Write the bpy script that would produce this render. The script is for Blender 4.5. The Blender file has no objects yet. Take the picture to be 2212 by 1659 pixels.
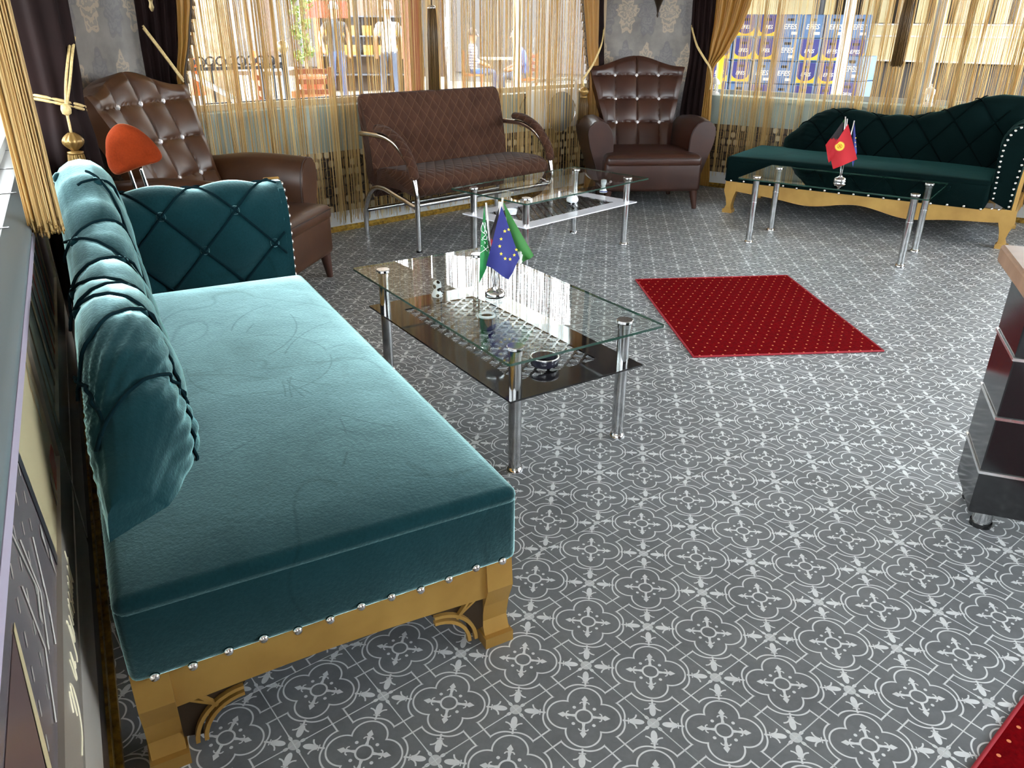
import bpy, bmesh, math, random
from mathutils import Vector, Matrix
random.seed(7)
D = bpy.data
SC = bpy.context.scene
COL = SC.collection
PI = math.pi
def cs(deg): return (math.cos(math.radians(deg)), math.sin(math.radians(deg)))

# ---------------------------------------------------------------- camera
FPX, CH = 1675.7, 1.2928
_p, _r, _y = 0.4330, -0.0081, -0.1146
_f = Vector((math.sin(_y)*math.cos(_p), math.cos(_y)*math.cos(_p), -math.sin(_p)))
_rt = Vector((math.cos(_y), -math.sin(_y), 0)); _dn = _f.cross(_rt)
CR = math.cos(_r)*_rt + math.sin(_r)*_dn
CD = -math.sin(_r)*_rt + math.cos(_r)*_dn
CPOS = Vector((0, 0, CH))
cam = D.cameras.new('camera'); cam.sensor_width = 36; cam.lens = 36*FPX/2212; cam.clip_start = .05; cam.clip_end = 300
co = D.objects.new('camera', cam); COL.objects.link(co)
M = Matrix((CR, -CD, -_f)).transposed().to_4x4(); M.translation = CPOS
co.matrix_world = M; SC.camera = co
def ray(u, v): return CR*((u-1106)/FPX) + CD*((v-829.5)/FPX) + _f
def fl(u, v, z=0):                       # point of the photograph on the horizontal plane z
    d = ray(u, v); k = (z-CH)/d.z; return CPOS + d*k
def at(u, v, dist):                      # point at a horizontal distance
    d = ray(u, v); return CPOS + d*(dist/math.hypot(d.x, d.y))

# ---------------------------------------------------------------- world, sun, exposure
w = D.worlds.new('sky'); SC.world = w; w.use_nodes = True
bg = w.node_tree.nodes['Background']; bg.inputs[0].default_value = (.88, .94, 1, 1); bg.inputs[1].default_value = 4.5
sl = D.lights.new('sun', 'SUN'); sl.energy = 2.5; sl.angle = .01; sl.color = (1, .94, .84)
so = D.objects.new('sun', sl); COL.objects.link(so)
so.rotation_euler = Vector((-.28, .42, -.86)).to_track_quat('-Z', 'Y').to_euler()
vs = SC.view_settings; vs.view_transform = 'Standard'; vs.look = 'None'; vs.gamma = 1; vs.use_curve_mapping = False
vs.exposure = 2.05

# ---------------------------------------------------------------- node helpers
class N:
    def __init__(s, m): s.t = m.node_tree; s.n = s.t.nodes; s.l = s.t.links
    def new(s, k, **kw):
        x = s.n.new(k)
        for a, b in kw.items(): setattr(x, a, b)
        return x
    def put(s, sock, v):
        if isinstance(v, X): s.l.new(v.s, sock)
        elif hasattr(v, 'is_output'): s.l.new(v, sock)
        else: sock.default_value = v
    def m(s, op, a, b=0.0, c=None):
        x = s.new('ShaderNodeMath', operation=op); s.put(x.inputs[0], a); s.put(x.inputs[1], b)
        if c is not None: s.put(x.inputs[2], c)
        return X(s, x.outputs[0])
    def mix(s, f, a, b):
        x = s.new('ShaderNodeMix', data_type='RGBA'); s.put(x.inputs[0], f); s.put(x.inputs[6], a); s.put(x.inputs[7], b)
        return x.outputs[2]
    def noise(s, vec, scale, detail=3, rough=.5, dist=0):
        x = s.new('ShaderNodeTexNoise'); x.inputs['Scale'].default_value = scale; x.inputs['Detail'].default_value = detail
        x.inputs['Roughness'].default_value = rough; x.inputs['Distortion'].default_value = dist
        if vec is not None: s.put(x.inputs['Vector'], vec)
        return X(s, x.outputs[0])
    def coord(s, k='Object'):
        return s.new('ShaderNodeTexCoord').outputs[k]
    def sep(s, vec):
        x = s.new('ShaderNodeSeparateXYZ'); s.put(x.inputs[0], vec); return [X(s, o) for o in x.outputs]
    def comb(s, a, b, c=0.0):
        x = s.new('ShaderNodeCombineXYZ')
        for i, v in enumerate((a, b, c)): s.put(x.inputs[i], v)
        return x.outputs[0]
    def bump(s, h, st=.3, dist=.01):
        x = s.new('ShaderNodeBump'); x.inputs['Strength'].default_value = st; x.inputs['Distance'].default_value = dist
        s.put(x.inputs['Height'], h); return x.outputs[0]
    def ramp(s, f, pts):
        x = s.new('ShaderNodeValToRGB'); e = x.color_ramp.elements
        while len(e) < len(pts): e.new(.5)
        for k, (p, c) in enumerate(pts): e[k].position = p; e[k].color = (*c, 1)
        s.put(x.inputs[0], f); return x.outputs[0]
class X:                                 # a float socket with arithmetic
    def __init__(s, n, k): s.nn = n; s.s = k
    def __add__(s, o): return s.nn.m('ADD', s, o)
    def __sub__(s, o): return s.nn.m('SUBTRACT', s, o)
    def __rsub__(s, o): return s.nn.m('SUBTRACT', o, s)
    def __mul__(s, o): return s.nn.m('MULTIPLY', s, o)
    def __truediv__(s, o): return s.nn.m('DIVIDE', s, o)
    __radd__ = __add__; __rmul__ = __mul__
    def abs(s): return s.nn.m('ABSOLUTE', s)
    def lt(s, o): return s.nn.m('LESS_THAN', s, o)
    def gt(s, o): return s.nn.m('GREATER_THAN', s, o)
    def mx(s, o): return s.nn.m('MAXIMUM', s, o)
    def mn(s, o): return s.nn.m('MINIMUM', s, o)
    def sin(s): return s.nn.m('SINE', s)
    def fract(s): return s.nn.m('FRACT', s)
    def floor(s): return s.nn.m('FLOOR', s)
def hyp(n, a, b): return n.m('SQRT', n.m('MULTIPLY_ADD', a, a, b*b))
def mat(name, col=(.5, .5, .5), rough=.5, metal=0.0, **kw):
    m = D.materials.new(name); m.use_nodes = True
    p = m.node_tree.nodes['Principled BSDF']; m['p'] = 1
    p.inputs['Base Color'].default_value = (*col, 1); p.inputs['Roughness'].default_value = rough; p.inputs['Metallic'].default_value = metal
    for k, v in kw.items(): p.inputs[k.replace('_', ' ')].default_value = v
    return m
def pb(m): return m.node_tree.nodes['Principled BSDF']
def vary(m, c1, c2, scale=8, bump=0, bscale=None, coord='Object', detail=4):
    n = N(m); p = pb(m); v = n.coord(coord)
    f = n.noise(v, scale, detail)
    n.l.new(n.ramp(f, [(.3, c1), (.7, c2)]), p.inputs['Base Color'])
    if bump: n.l.new(n.bump(n.noise(v, bscale or scale*8, 2), bump, .004), p.inputs['Normal'])
    return m
def srgb(r, g, b):
    f = lambda c: ((c/255+.055)/1.055)**2.4 if c > 10 else c/255/12.92
    return (f(r), f(g), f(b))
def glass(name, tint=(1, 1, 1), ior=1.5, refl=1.0):
    m = D.materials.new(name); m.use_nodes = True; n = N(m)
    n.n.remove(pb(m)); out = n.n['Material Output']
    t = n.new('ShaderNodeBsdfTransparent'); t.inputs[0].default_value = (*tint, 1)
    g = n.new('ShaderNodeBsdfGlossy'); g.inputs['Roughness'].default_value = .01
    fr = n.new('ShaderNodeFresnel'); fr.inputs[0].default_value = ior
    front = 1.0-X(n, n.new('ShaderNodeNewGeometry').outputs['Backfacing'])
    mx = n.new('ShaderNodeMixShader'); n.put(mx.inputs[0], X(n, fr.outputs[0])*front*refl)
    n.l.new(t.outputs[0], mx.inputs[1]); n.l.new(g.outputs[0], mx.inputs[2]); n.l.new(mx.outputs[0], out.inputs[0])
    return m

# ---------------------------------------------------------------- mesh helpers
def link(o, parent=None):
    COL.objects.link(o)
    if parent is not None: o.parent = parent
    return o
def obj(name, vf, m, parent=None, smooth=False, angle=None):
    me = D.meshes.new(name)
    if isinstance(vf, bmesh.types.BMesh): vf.to_mesh(me); vf.free()
    else: me.from_pydata([tuple(v) for v in vf[0]], [], vf[1])
    ms = m if isinstance(m, (list, tuple)) else [m]
    for k in ms: me.materials.append(k)
    if smooth:
        me.polygons.foreach_set('use_smooth', [True]*len(me.polygons))
        if angle: me.set_sharp_from_angle(angle=math.radians(angle))
    me.update()
    return link(D.objects.new(name, me), parent)
def tag(o, label=None, cat=None, group=None, kind=None):
    for k, v in (('label', label), ('category', cat), ('group', group), ('kind', kind)):
        if v: o[k] = v
    return o
def thing(name, label, cat, loc=(0, 0, 0), rz=0, group=None):
    o = D.objects.new(name, None); o.empty_display_size = .1; link(o)
    o.location = loc; o.rotation_euler = (0, 0, rz); return tag(o, label, cat, group)
class MB:
    def __init__(s): s.v = []; s.f = []
    def add(s, v, f):
        k = len(s.v); s.v += [Vector(p) for p in v]; s.f += [tuple(i+k for i in q) for q in f]; return s
    def box(s, x0, x1, y0, y1, z0, z1):
        v = [(x, y, z) for z in (z0, z1) for y in (y0, y1) for x in (x0, x1)]
        return s.add(v, [(0, 2, 3, 1), (4, 5, 7, 6), (0, 1, 5, 4), (2, 6, 7, 3), (0, 4, 6, 2), (1, 3, 7, 5)])
    def hexa(s, P):                      # 8 points, bottom 4 ccw then top 4
        return s.add(P, [(3, 2, 1, 0), (4, 5, 6, 7), (0, 1, 5, 4), (1, 2, 6, 5), (2, 3, 7, 6), (3, 0, 4, 7)])
    def tube(s, path, r, seg=8, cap=True, closed=False):
        path = [Vector(p) for p in path]; n = len(path); V = []; F = []
        rr = r if isinstance(r, (list, tuple)) else [r]*n
        up = None
        for i, p in enumerate(path):
            if closed: t = path[(i+1) % n]-path[i-1]
            else: t = path[min(i+1, n-1)]-path[max(i-1, 0)]
            t = t.normalized() if t.length > 1e-9 else Vector((0, 0, 1))
            if up is None:
                up = Vector((0, 0, 1)) if abs(t.z) < .9 else Vector((1, 0, 0))
            a = (up - t*up.dot(t)); a = a.normalized() if a.length > 1e-6 else t.orthogonal().normalized()
            up = a; b = t.cross(a)
            for k in range(seg):
                an = 2*PI*k/seg; V.append(p + (a*math.cos(an)+b*math.sin(an))*rr[i])
        m = n if closed else n-1
        for i in range(m):
            for k in range(seg):
                j = (i+1) % n
                F.append((i*seg+k, i*seg+(k+1) % seg, j*seg+(k+1) % seg, j*seg+k))
        if cap and not closed: F += [tuple(reversed(range(seg))), tuple(range((n-1)*seg, n*seg))]
        return s.add(V, F)
    def lathe(s, prof, seg=16, c=(0, 0, 0), axis='z', cap=True):
        V = []; F = []; c = Vector(c)
        for r, h in prof:
            for k in range(seg):
                a = 2*PI*k/seg; x, y = r*math.cos(a), r*math.sin(a)
                V.append(c + (Vector((x, y, h)) if axis == 'z' else Vector((x, h, y)) if axis == 'y' else Vector((h, x, y))))
        for i in range(len(prof)-1):
            for k in range(seg): F.append((i*seg+k, i*seg+(k+1) % seg, (i+1)*seg+(k+1) % seg, (i+1)*seg+k))
        if cap: F += [tuple(reversed(range(seg))), tuple(range((len(prof)-1)*seg, len(prof)*seg))]
        return s.add(V, F)
    def prism(s, poly, f0, f1):          # poly of 2d points, f0/f1 map (a,b) to 3d for the two ends
        n = len(poly)
        V = [f0(*p) for p in poly]+[f1(*p) for p in poly]
        F = [tuple(reversed(range(n))), tuple(range(n, 2*n))]+[(i, (i+1) % n, n+(i+1) % n, n+i) for i in range(n)]
        return s.add(V, F)
    def grid(s, P, nu, nv, cu=False, cv=False):
        V = [P(i/nu, j/nv) for i in range(nu+(not cu)) for j in range(nv+(not cv))]
        w = nv+(not cv); h = nu+(not cu); F = []
        for i in range(nu):
            for j in range(nv):
                a, b = i, (i+1) % h; c, d = j, (j+1) % w
                F.append((a*w+c, b*w+c, b*w+d, a*w+d))
        return s.add(V, F)
    def build(s, name, m, parent=None, smooth=False, angle=None): return obj(name, (s.v, s.f), m, parent, smooth, angle)
    def bm(s):
        b = bmesh.new(); vs = [b.verts.new(v) for v in s.v]
        for f in s.f:
            try: b.faces.new([vs[i] for i in f])
            except ValueError: pass
        bmesh.ops.recalc_face_normals(b, faces=b.faces); return b
def rbox(x0, x1, y0, y1, z0, z1, r=.02, seg=3, crown=0, cut=0):
    b = bmesh.new(); bmesh.ops.create_cube(b, size=1)
    for v in b.verts: v.co = Vector(((x0+x1)/2+v.co.x*(x1-x0), (y0+y1)/2+v.co.y*(y1-y0), (z0+z1)/2+v.co.z*(z1-z0)))
    if cut: bmesh.ops.subdivide_edges(b, edges=[e for e in b.edges if abs((e.verts[0].co-e.verts[1].co).z) < 1e-6], cuts=cut, use_grid_fill=True)
    if r:
        ed = [e for e in b.edges if len(e.link_faces) == 2 and e.link_faces[0].normal.dot(e.link_faces[1].normal) < .5]
        b.normal_update()
        ed = [e for e in b.edges if len(e.link_faces) == 2 and e.link_faces[0].normal.dot(e.link_faces[1].normal) < .5]
        bmesh.ops.bevel(b, geom=ed, offset=r, segments=seg, affect='EDGES', profile=.5)
    if crown:
        cx, cy, hx, hy = (x0+x1)/2, (y0+y1)/2, (x1-x0)/2, (y1-y0)/2
        for v in b.verts:
            if v.co.z > (z0+z1)/2:
                v.co.z += crown*max(0, 1-((v.co.x-cx)/hx)**4)*max(0, 1-((v.co.y-cy)/hy)**4)*(v.co.z-(z0+z1)/2)/((z1-z0)/2)
    return b
def arc(c, r, a0, a1, n):
    return [(c[0]+r*math.cos(math.radians(a0+(a1-a0)*i/n)), c[1]+r*math.sin(math.radians(a0+(a1-a0)*i/n))) for i in range(n+1)]
def interp(tab, x):
    for (a, b), (c, d) in zip(tab, tab[1:]):
        if x <= c:
            t = 0 if c == a else max(0, (x-a)/(c-a)); t = t*t*(3-2*t)*.35+t*.65
            return b+(d-b)*t
    return tab[-1][1]
def spline(pts, k=6):                    # Catmull-Rom through points
    P = [Vector(p) for p in pts]; P = [P[0]*2-P[1]]+P+[P[-1]*2-P[-2]]; out = []
    for i in range(1, len(P)-2):
        for j in range(k):
            t = j/k; a, b, c, d = P[i-1:i+3]
            out.append(.5*((2*b)+(c-a)*t+(2*a-5*b+4*c-d)*t*t+(3*b-a-3*c+d)*t*t*t))
    out.append(P[-2]); return out
def text_mesh(txt, size, ext=.001, shear=0, bold=0):
    c = D.curves.new('t', 'FONT'); c.body = txt; c.size = size; c.extrude = ext; c.shear = shear; c.offset = bold; c.align_x = 'CENTER'; c.align_y = 'CENTER'; c.resolution_u = 2
    o = D.objects.new('t', c); COL.objects.link(o)
    me = D.meshes.new_from_object(o.evaluated_get(bpy.context.evaluated_depsgraph_get()))
    D.objects.remove(o); return me
# ---------------------------------------------------------------- materials
def tile_material():
    m = mat('printed_tile', rough=.42); n = N(m); p = pb(m)
    u, v, _ = n.sep(n.new('ShaderNodeUVMap', uv_map='UVMap').outputs[0])
    u = u.abs(); v = v.abs(); x = u.mx(v); y = u.mn(v)
    W = .0125
    def ring(cx, cy, r, w=W): return (hyp(n, x-cx, y-cy)-r).abs().lt(w)
    def disc(cx, cy, r): return hyp(n, x-cx, y-cy).lt(r)
    def ell(cx, rx, ry, cy=0.0): return hyp(n, (x-cx)/rx, (y-cy)/ry).lt(1.0)
    f = ring(.283, 0.0, .252)*x.gt(.2)                                            # quatrefoil lobe
    f = f.mx((hyp(n, x, y)-.120).abs().lt(.014))                         # centre ring
    f = f.mx(disc(.148, .148, .026))                                     # dots
    f = f.mx(x.gt(.13)*x.lt(.27)*y.lt(.017+(x-.19).abs()*.16))           # cross stem
    f = f.mx(x.gt(.262)*x.lt(.385)*y.lt(n.m('MINIMUM', .014+(x-.262)*.75, (.385-x)*.62)))   # spear head
    f = f.mx(ring(.222, .032, .036, .010)*x.gt(.222)*y.gt(.012))         # curls
    # bracket
    f = f.mx(ring(.30, .07, .292)*y.lt(.308)*x.gt(.44))
    d = (x-y-.175)*.7071
    f = f.mx(d.abs().lt(W)*(x+y).gt(.78))
    # lily between lobe tip and corner
    f = f.mx(ell(.775, .098, .047)).mx(x.gt(.56)*x.lt(.75)*y.lt(.014))
    f = f.mx(x.gt(.635)*x.lt(.652)*y.lt(.052))
    f = f.mx(ring(.652, .128, .105, .012)*x.gt(.66)*y.lt(.125))
    # beads on the joints
    a = ((1.0-x)+y)*.7071; b = (1.0-x-y)*.7071
    f = f.mx(hyp(n, (a-.128)/.042, b/.026).lt(1.0)).mx(hyp(n, (a-.185)/.030, b/.013).lt(1.0))
    f = f.mx(b.lt(.0085))
    half = hyp(n, 1.0-x, y).lt(.088)
    pos = n.new('ShaderNodeNewGeometry').outputs['Position']
    no = n.noise(pos, 9, 5, .65); fine = n.noise(pos, 60, 3, .7)
    base = n.ramp(no*.7+fine*.3, [(.3, srgb(92, 95, 98)), (.7, srgb(120, 123, 126))])
    lite = n.ramp(no*.5+fine*.5, [(.3, srgb(204, 207, 210)), (.7, srgb(228, 230, 231))])
    c = n.mix(half*.72, base, lite); c = n.mix(f, c, lite)
    n.l.new(c, p.inputs['Base Color'])
    n.put(p.inputs['Roughness'], .36+fine*.2)
    return m
M_tile = tile_material()
M_grout = mat('white_grout', srgb(235, 236, 236), .6)
def velvet(name, base, tint, marks=True, pile=1.0):
    m = mat(name, base, .95, 0, Specular_IOR_Level=.08); n = N(m); p = pb(m)
    v = n.coord('Object')
    a = n.noise(v, 5, 4, .6, .6); b = n.noise(v, 140, 2, .6)
    st = n.noise(v, 1.7, 1, .4, 1.0)
    line = (1.0-((st-.5).abs()*90.0).mn(1.0))*n.noise(v, 2.6, 1).gt(.48) if marks else n.m('ADD', 0.0, 0.0)
    if marks:                                            # strokes left by hands in the pile of the seat
        X1, Y1, Z1 = n.sep(v); msk = n.noise(v, 4.5, 1).gt(.46)*Z1.gt(.41)*Z1.lt(.5)*X1.gt(.22)*X1.lt(1.35)*Y1.gt(.05)*Y1.lt(.52)
        for cx, cy, r in ((.95, .02, .38), (1.08, .10, .30), (.72, .62, .36), (.86, .33, .22), (.58, .02, .33), (.45, .60, .42), (1.2, .45, .34), (.7, -.1, .45)):
            line = line.mx((1.0-((hyp(n, X1-cx, (Y1-cy)*1.15)-r).abs()*230.0).mn(1.0))*msk*1.6)
        spot = (1.0-(hyp(n, X1-1.02, (Y1-.36)*1.2)*9.0).mn(1.0))*Z1.gt(.41)*Z1.lt(.5); line = line.mx(spot*n.noise(v, 30, 3)*1.4)
    k = a*.75+b*.5-line*.20
    t2 = tuple(c*.62 for c in tint)
    sh = n.new('ShaderNodeBsdfSheen'); sh.inputs['Roughness'].default_value = .35
    sc_ = n.new('ShaderNodeVectorMath', operation='SCALE'); n.l.new(n.ramp(k, [(.35, t2), (.85, tint)]), sc_.inputs[0]); sc_.inputs['Scale'].default_value = pile
    n.l.new(sc_.outputs[0], sh.inputs['Color']); ad = n.new('ShaderNodeAddShader'); n.l.new(p.outputs[0], ad.inputs[0]); n.l.new(sh.outputs[0], ad.inputs[1]); n.l.new(ad.outputs[0], n.n['Material Output'].inputs[0])
    b2 = tuple(c*1.6 for c in base)
    n.l.new(n.ramp(k, [(.35, base), (.85, b2)]), p.inputs['Base Color'])
    bp = n.bump(b*.5+a, .25, .006); n.l.new(bp, p.inputs['Normal']); n.l.new(bp, sh.inputs['Normal'])
    return m
M_teal = velvet('teal_velvet', (.0022, .017, .021), (.60, .98, .99), True, 2.6)
M_tealdim = velvet('shaded_teal_velvet', (.0006, .0045, .0045), (.014, .052, .048), False, 1.4)  # darker copy of the teal velvet, shade put into its colour
M_tealpipe = mat('teal_piping', (.001, .010, .014), 1, 0, Specular_IOR_Level=.1)
M_tealdimpipe = mat('shaded_teal_piping', (.0005, .003, .003), 1, 0, Specular_IOR_Level=.05)  # piping darkened along with the shaded velvet copy
M_gold = vary(mat('gold_paint', (.4, .26, .08), .42, .35), srgb(160, 120, 58), srgb(186, 146, 76), 6, .05, 60)
M_goldd = mat('dark_bronze', srgb(52, 38, 24), .5, .3)
M_chrome = mat('chrome', (.72, .72, .73), .12, 1)
M_steel = vary(mat('brushed_steel', (.5, .5, .5), .17, 1), (.46, .46, .46), (.66, .66, .66), 30)
M_stud = mat('stud_metal', (.85, .82, .8), .18, 1)
def leather(name, a, b):
    m = mat(name, a, .36, 0, Specular_IOR_Level=.5); n = N(m); p = pb(m); v = n.coord('Object')
    n.l.new(n.ramp(n.noise(v, 7, 4), [(.3, a), (.75, b)]), p.inputs['Base Color'])
    n.l.new(n.bump(n.noise(v, 220, 2)*.6+n.noise(v, 20, 3)*.5, .12, .003), p.inputs['Normal'])
    return m
M_leather = leather('brown_leather', srgb(56, 31, 16), srgb(75, 45, 25))
M_leather2 = leather('dark_brown_leather', srgb(44, 20, 14), srgb(60, 32, 21))
M_seam = mat('leather_seam', srgb(44, 22, 14), .5)
M_crystal = mat('crystal_button', (.95, .93, .96), .08, .6)
M_wleg = mat('dark_wood_leg', srgb(62, 34, 24), .4)
def quilt():
    m = mat('quilted_suede', srgb(74, 50, 38), .9, 0, Sheen_Weight=.05, Specular_IOR_Level=.15); n = N(m); p = pb(m)
    u, v, _ = n.sep(n.new('ShaderNodeUVMap', uv_map='UVMap').outputs[0])
    a = (u+v).fract()-.5; b = (u-v).fract()-.5
    d = (.5-a.abs()).mn(.5-b.abs())
    line = d.lt(.03)
    no = n.noise(n.coord('Object'), 12, 4)
    c = n.ramp(no, [(.3, srgb(53, 31, 22)), (.7, srgb(70, 44, 31))])
    n.l.new(n.mix(line*.28, c, (*srgb(124, 92, 66), 1)), p.inputs['Base Color'])
    n.l.new(n.bump(n.m('POWER', d*2.0, .4), .55, .012), p.inputs['Normal'])
    return m
M_quilt = quilt()
M_glass = glass('table_glass', (.95, .985, .97), 1.55, 1.1)
M_glassedge = mat('green_glass_edge', srgb(34, 62, 52), .15, 0, Specular_IOR_Level=.8)
M_pane = glass('window_glass', (.97, .985, .98), 1.45, .5)
M_blackglass = mat('black_glass_print', (.012, .011, .012), .06)
M_whiteglass = mat('white_glass_print', srgb(225, 226, 236), .1)
def netprint(name, line, back):
    m = D.materials.new(name); m.use_nodes = True; n = N(m); p = pb(m); out = n.n['Material Output']
    u, v, _ = n.sep(n.coord('Object'))
    X1 = u/.052; Y1 = v/.034
    row = Y1.floor(); sh = (row*.5).fract()
    fx = (X1+sh).fract()-.5; fy = Y1.fract()
    # lens-shaped openings between wavy lines
    wv = n.m('ABSOLUTE', fx)*2.0
    line_f = (fy-(1.0-wv*wv)*.95).abs().lt(.17).mx((fx.abs()-.5).abs().lt(.05)*fy.lt(.3))
    p.inputs['Base Color'].default_value = (*line, 1); p.inputs['Roughness'].default_value = .1
    t = n.new('ShaderNodeBsdfTransparent'); t.inputs[0].default_value = (*back, 1)
    mx = n.new('ShaderNodeMixShader'); n.put(mx.inputs[0], line_f); n.l.new(t.outputs[0], mx.inputs[1]); n.l.new(p.outputs[0], mx.inputs[2])
    n.l.new(mx.outputs[0], out.inputs[0]); return m
M_netb = netprint('black_net_print', (.02, .018, .02), (.93, .95, .95))
def strings(name, a, b, trans=.45):
    m = mat(name, a, .45); n = N(m); p = pb(m); out = n.n['Material Output']
    r = n.new('ShaderNodeNewGeometry').outputs['Random Per Island']
    c = n.ramp(X(n, r), [(0, a), (1, b)]); n.l.new(c, p.inputs['Base Color'])
    t = n.new('ShaderNodeBsdfTranslucent'); n.l.new(c, t.inputs[0])
    mx = n.new('ShaderNodeMixShader'); mx.inputs[0].default_value = trans
    n.l.new(p.outputs[0], mx.inputs[1]); n.l.new(t.outputs[0], mx.inputs[2]); n.l.new(mx.outputs[0], out.inputs[0])
    return m
M_string = strings('gold_string', srgb(188, 142, 70), srgb(240, 216, 156))
M_string2 = strings('pale_gold_string', srgb(206, 164, 88), srgb(240, 220, 160))
M_fringe = strings('tassel_fringe', srgb(176, 140, 80), srgb(222, 190, 124), .2)
M_brownfr = strings('brown_fringe', srgb(84, 60, 32), srgb(120, 92, 54), .1)
M_drape = vary(mat('dark_drape', (.02, .015, .015), .85, 0, Specular_IOR_Level=.15), srgb(22, 12, 12), srgb(34, 20, 19), 5)
M_golddrape = strings('gold_drape', srgb(176, 130, 60), srgb(176, 130, 60), .35)
M_rope = vary(mat('gold_rope', (.6, .5, .3), .6), srgb(178, 150, 96), srgb(214, 188, 132), 90)
M_bead = mat('bronze_bead', srgb(150, 118, 66), .35, .5)
def wallpaper():
    m = mat('damask_wallpaper', rough=.55); n = N(m); p = pb(m)
    u, v, _ = n.sep(n.new('ShaderNodeUVMap', uv_map='UVMap').outputs[0])
    vec = n.comb(u, v); ground = n.noise(vec, 5, 5, .6)
    base = n.ramp(ground, [(.3, srgb(88, 81, 76)), (.7, srgb(120, 112, 105))])
    wa = n.noise(vec, 14, 3, .6); wb_ = n.noise(n.comb(u+7.3, v+2.1), 14, 3, .6); u = u+(wa-.5)*.05; v = v+(wb_-.5)*.05; warp = n.noise(vec, 26, 2, .5); warp2 = n.noise(vec, 40, 2)
    def motif(ox, oy, sx, sy):
        X1 = (u+ox)/.36; Y1 = (v+oy)/.40
        row = Y1.floor(); fx = ((X1+(row*.5).fract()).fract()-.5)*.36; fy = (Y1.fract()-.5)*.40
        ax = fx.abs()
        an = n.m('ARCTAN2', fy, ax); r = hyp(n, ax/sx, fy/sy)
        edge = .74+(an*13.0).sin()*.08+(an*4.0+1.0).sin()*.13
        inside = r.lt(edge)
        scroll = (hyp(n, ax-.03, (fy+.02)*.8)*230.0+warp*16.0+(an*5.0).sin()*2.0).sin()
        return inside, inside*scroll.gt(.25), (r-edge).abs().lt(.06)
    i1, s1, e1 = motif(.0, .0, .115, .19)
    i2, s2, e2 = motif(.18, .0, .10, .17)
    c = n.mix(i1*.4, base, (*srgb(92, 88, 92), 1)); c = n.mix((s1.mx(e1))*.35, c, (*srgb(70, 66, 70), 1))
    c = n.mix(i2*.2, c, (*srgb(150, 134, 116), 1)); c = n.mix((s2.mx(e2))*.34, c, (*srgb(182, 156, 124), 1))
    n.l.new(c, p.inputs['Base Color']); n.l.new(n.bump(s1.mx(s2)+warp2*.4, .15, .004), p.inputs['Normal'])
    return m
M_paper = wallpaper()
def mosaic():
    m = mat('oval_link_panel', rough=.5); n = N(m); p = pb(m)
    u, v, _ = n.sep(n.new('ShaderNodeUVMap', uv_map='UVMap').outputs[0])
    X1 = u/.055; Y1 = v/.06
    row = Y1.floor(); fx = (X1+(row*.5).fract()).fract()-.5; fy = Y1.fract()-.5
    wn = n.new('ShaderNodeTexWhiteNoise', noise_dimensions='2D'); n.put(wn.inputs['Vector'], n.comb((X1+(row*.5).fract()).floor(), row)); idn = X(n, wn.outputs['Value'])
    r = n.m('POWER', n.m('POWER', fx.abs()*2.3, 3.0)+n.m('POWER', fy.abs()*2.3, 3.0), .333)
    ins = r.lt(.8); edge = (r-.9).abs().lt(.10)
    c = n.ramp(idn, [(.3, srgb(40, 26, 18)), (.5, srgb(120, 100, 74)), (.7, srgb(196, 180, 146))])
    c = n.mix(ins, (*srgb(34, 20, 14), 1), c); c = n.mix(edge, c, (*srgb(110, 84, 48), 1))
    n.l.new(c, p.inputs['Base Color']); n.l.new(n.bump(ins*1.0, .3, .004), p.inputs['Normal']); return m
M_mosaic = mosaic()
M_sill = mat('grey_green_panel', srgb(150, 160, 150), .5)
M_white = mat('white_paint', srgb(214, 212, 208), .5)
M_wall = mat('plaster', srgb(176, 170, 162), .8)
M_ceil = mat('ceiling_paint', srgb(190, 187, 184), .9)
M_trim = vary(mat('gold_trim', (.3, .2, .06), .3, .7), srgb(96, 70, 26), srgb(190, 150, 60), 40, .6, 70)
M_alu = mat('aluminium_frame', srgb(150, 154, 156), .35, .6)
M_alud = mat('grey_seal', srgb(96, 106, 110), .5)
M_lav = mat('lavender_strip', srgb(176, 164, 182), .4)
M_beige = mat('beige_mullion', srgb(196, 184, 160), .6)
M_copper = mat('red_wood', srgb(170, 100, 62), .6)
M_black = mat('black_gloss', (.010, .010, .011), .12)
M_silver = mat('silver_line', (.85, .85, .84), .2, .9)
M_woodtop = vary(mat('walnut_top', (.2, .1, .05), .4), srgb(112, 82, 62), srgb(146, 112, 88), 10)
def rugmat():
    m = mat('red_rug', srgb(118, 12, 18), 1, 0, Specular_IOR_Level=.03); n = N(m); p = pb(m)
    u, v, _ = n.sep(n.coord('Object'))
    X1 = u/.052; Y1 = v/.044; row = Y1.floor(); fx = ((X1+(row*.5).fract()).fract()-.5)*.052; fy = (Y1.fract()-.5)*.044
    dot = hyp(n, fx, fy).lt(.0042)
    no = n.noise(n.coord('Object'), 90, 2)
    c = n.ramp(no, [(.3, srgb(88, 2, 8)), (.7, srgb(114, 5, 12))])
    n.l.new(n.mix(dot, c, (*srgb(214, 130, 90), 1)), p.inputs['Base Color']); n.l.new(n.bump(no, .4, .004), p.inputs['Normal']); return m
M_rug = rugmat(); M_rugedge = mat('red_binding', srgb(158, 34, 46), .8)
M_orange = velvet('orange_velvet', srgb(104, 36, 12), (.4, .2, .1), False)

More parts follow.
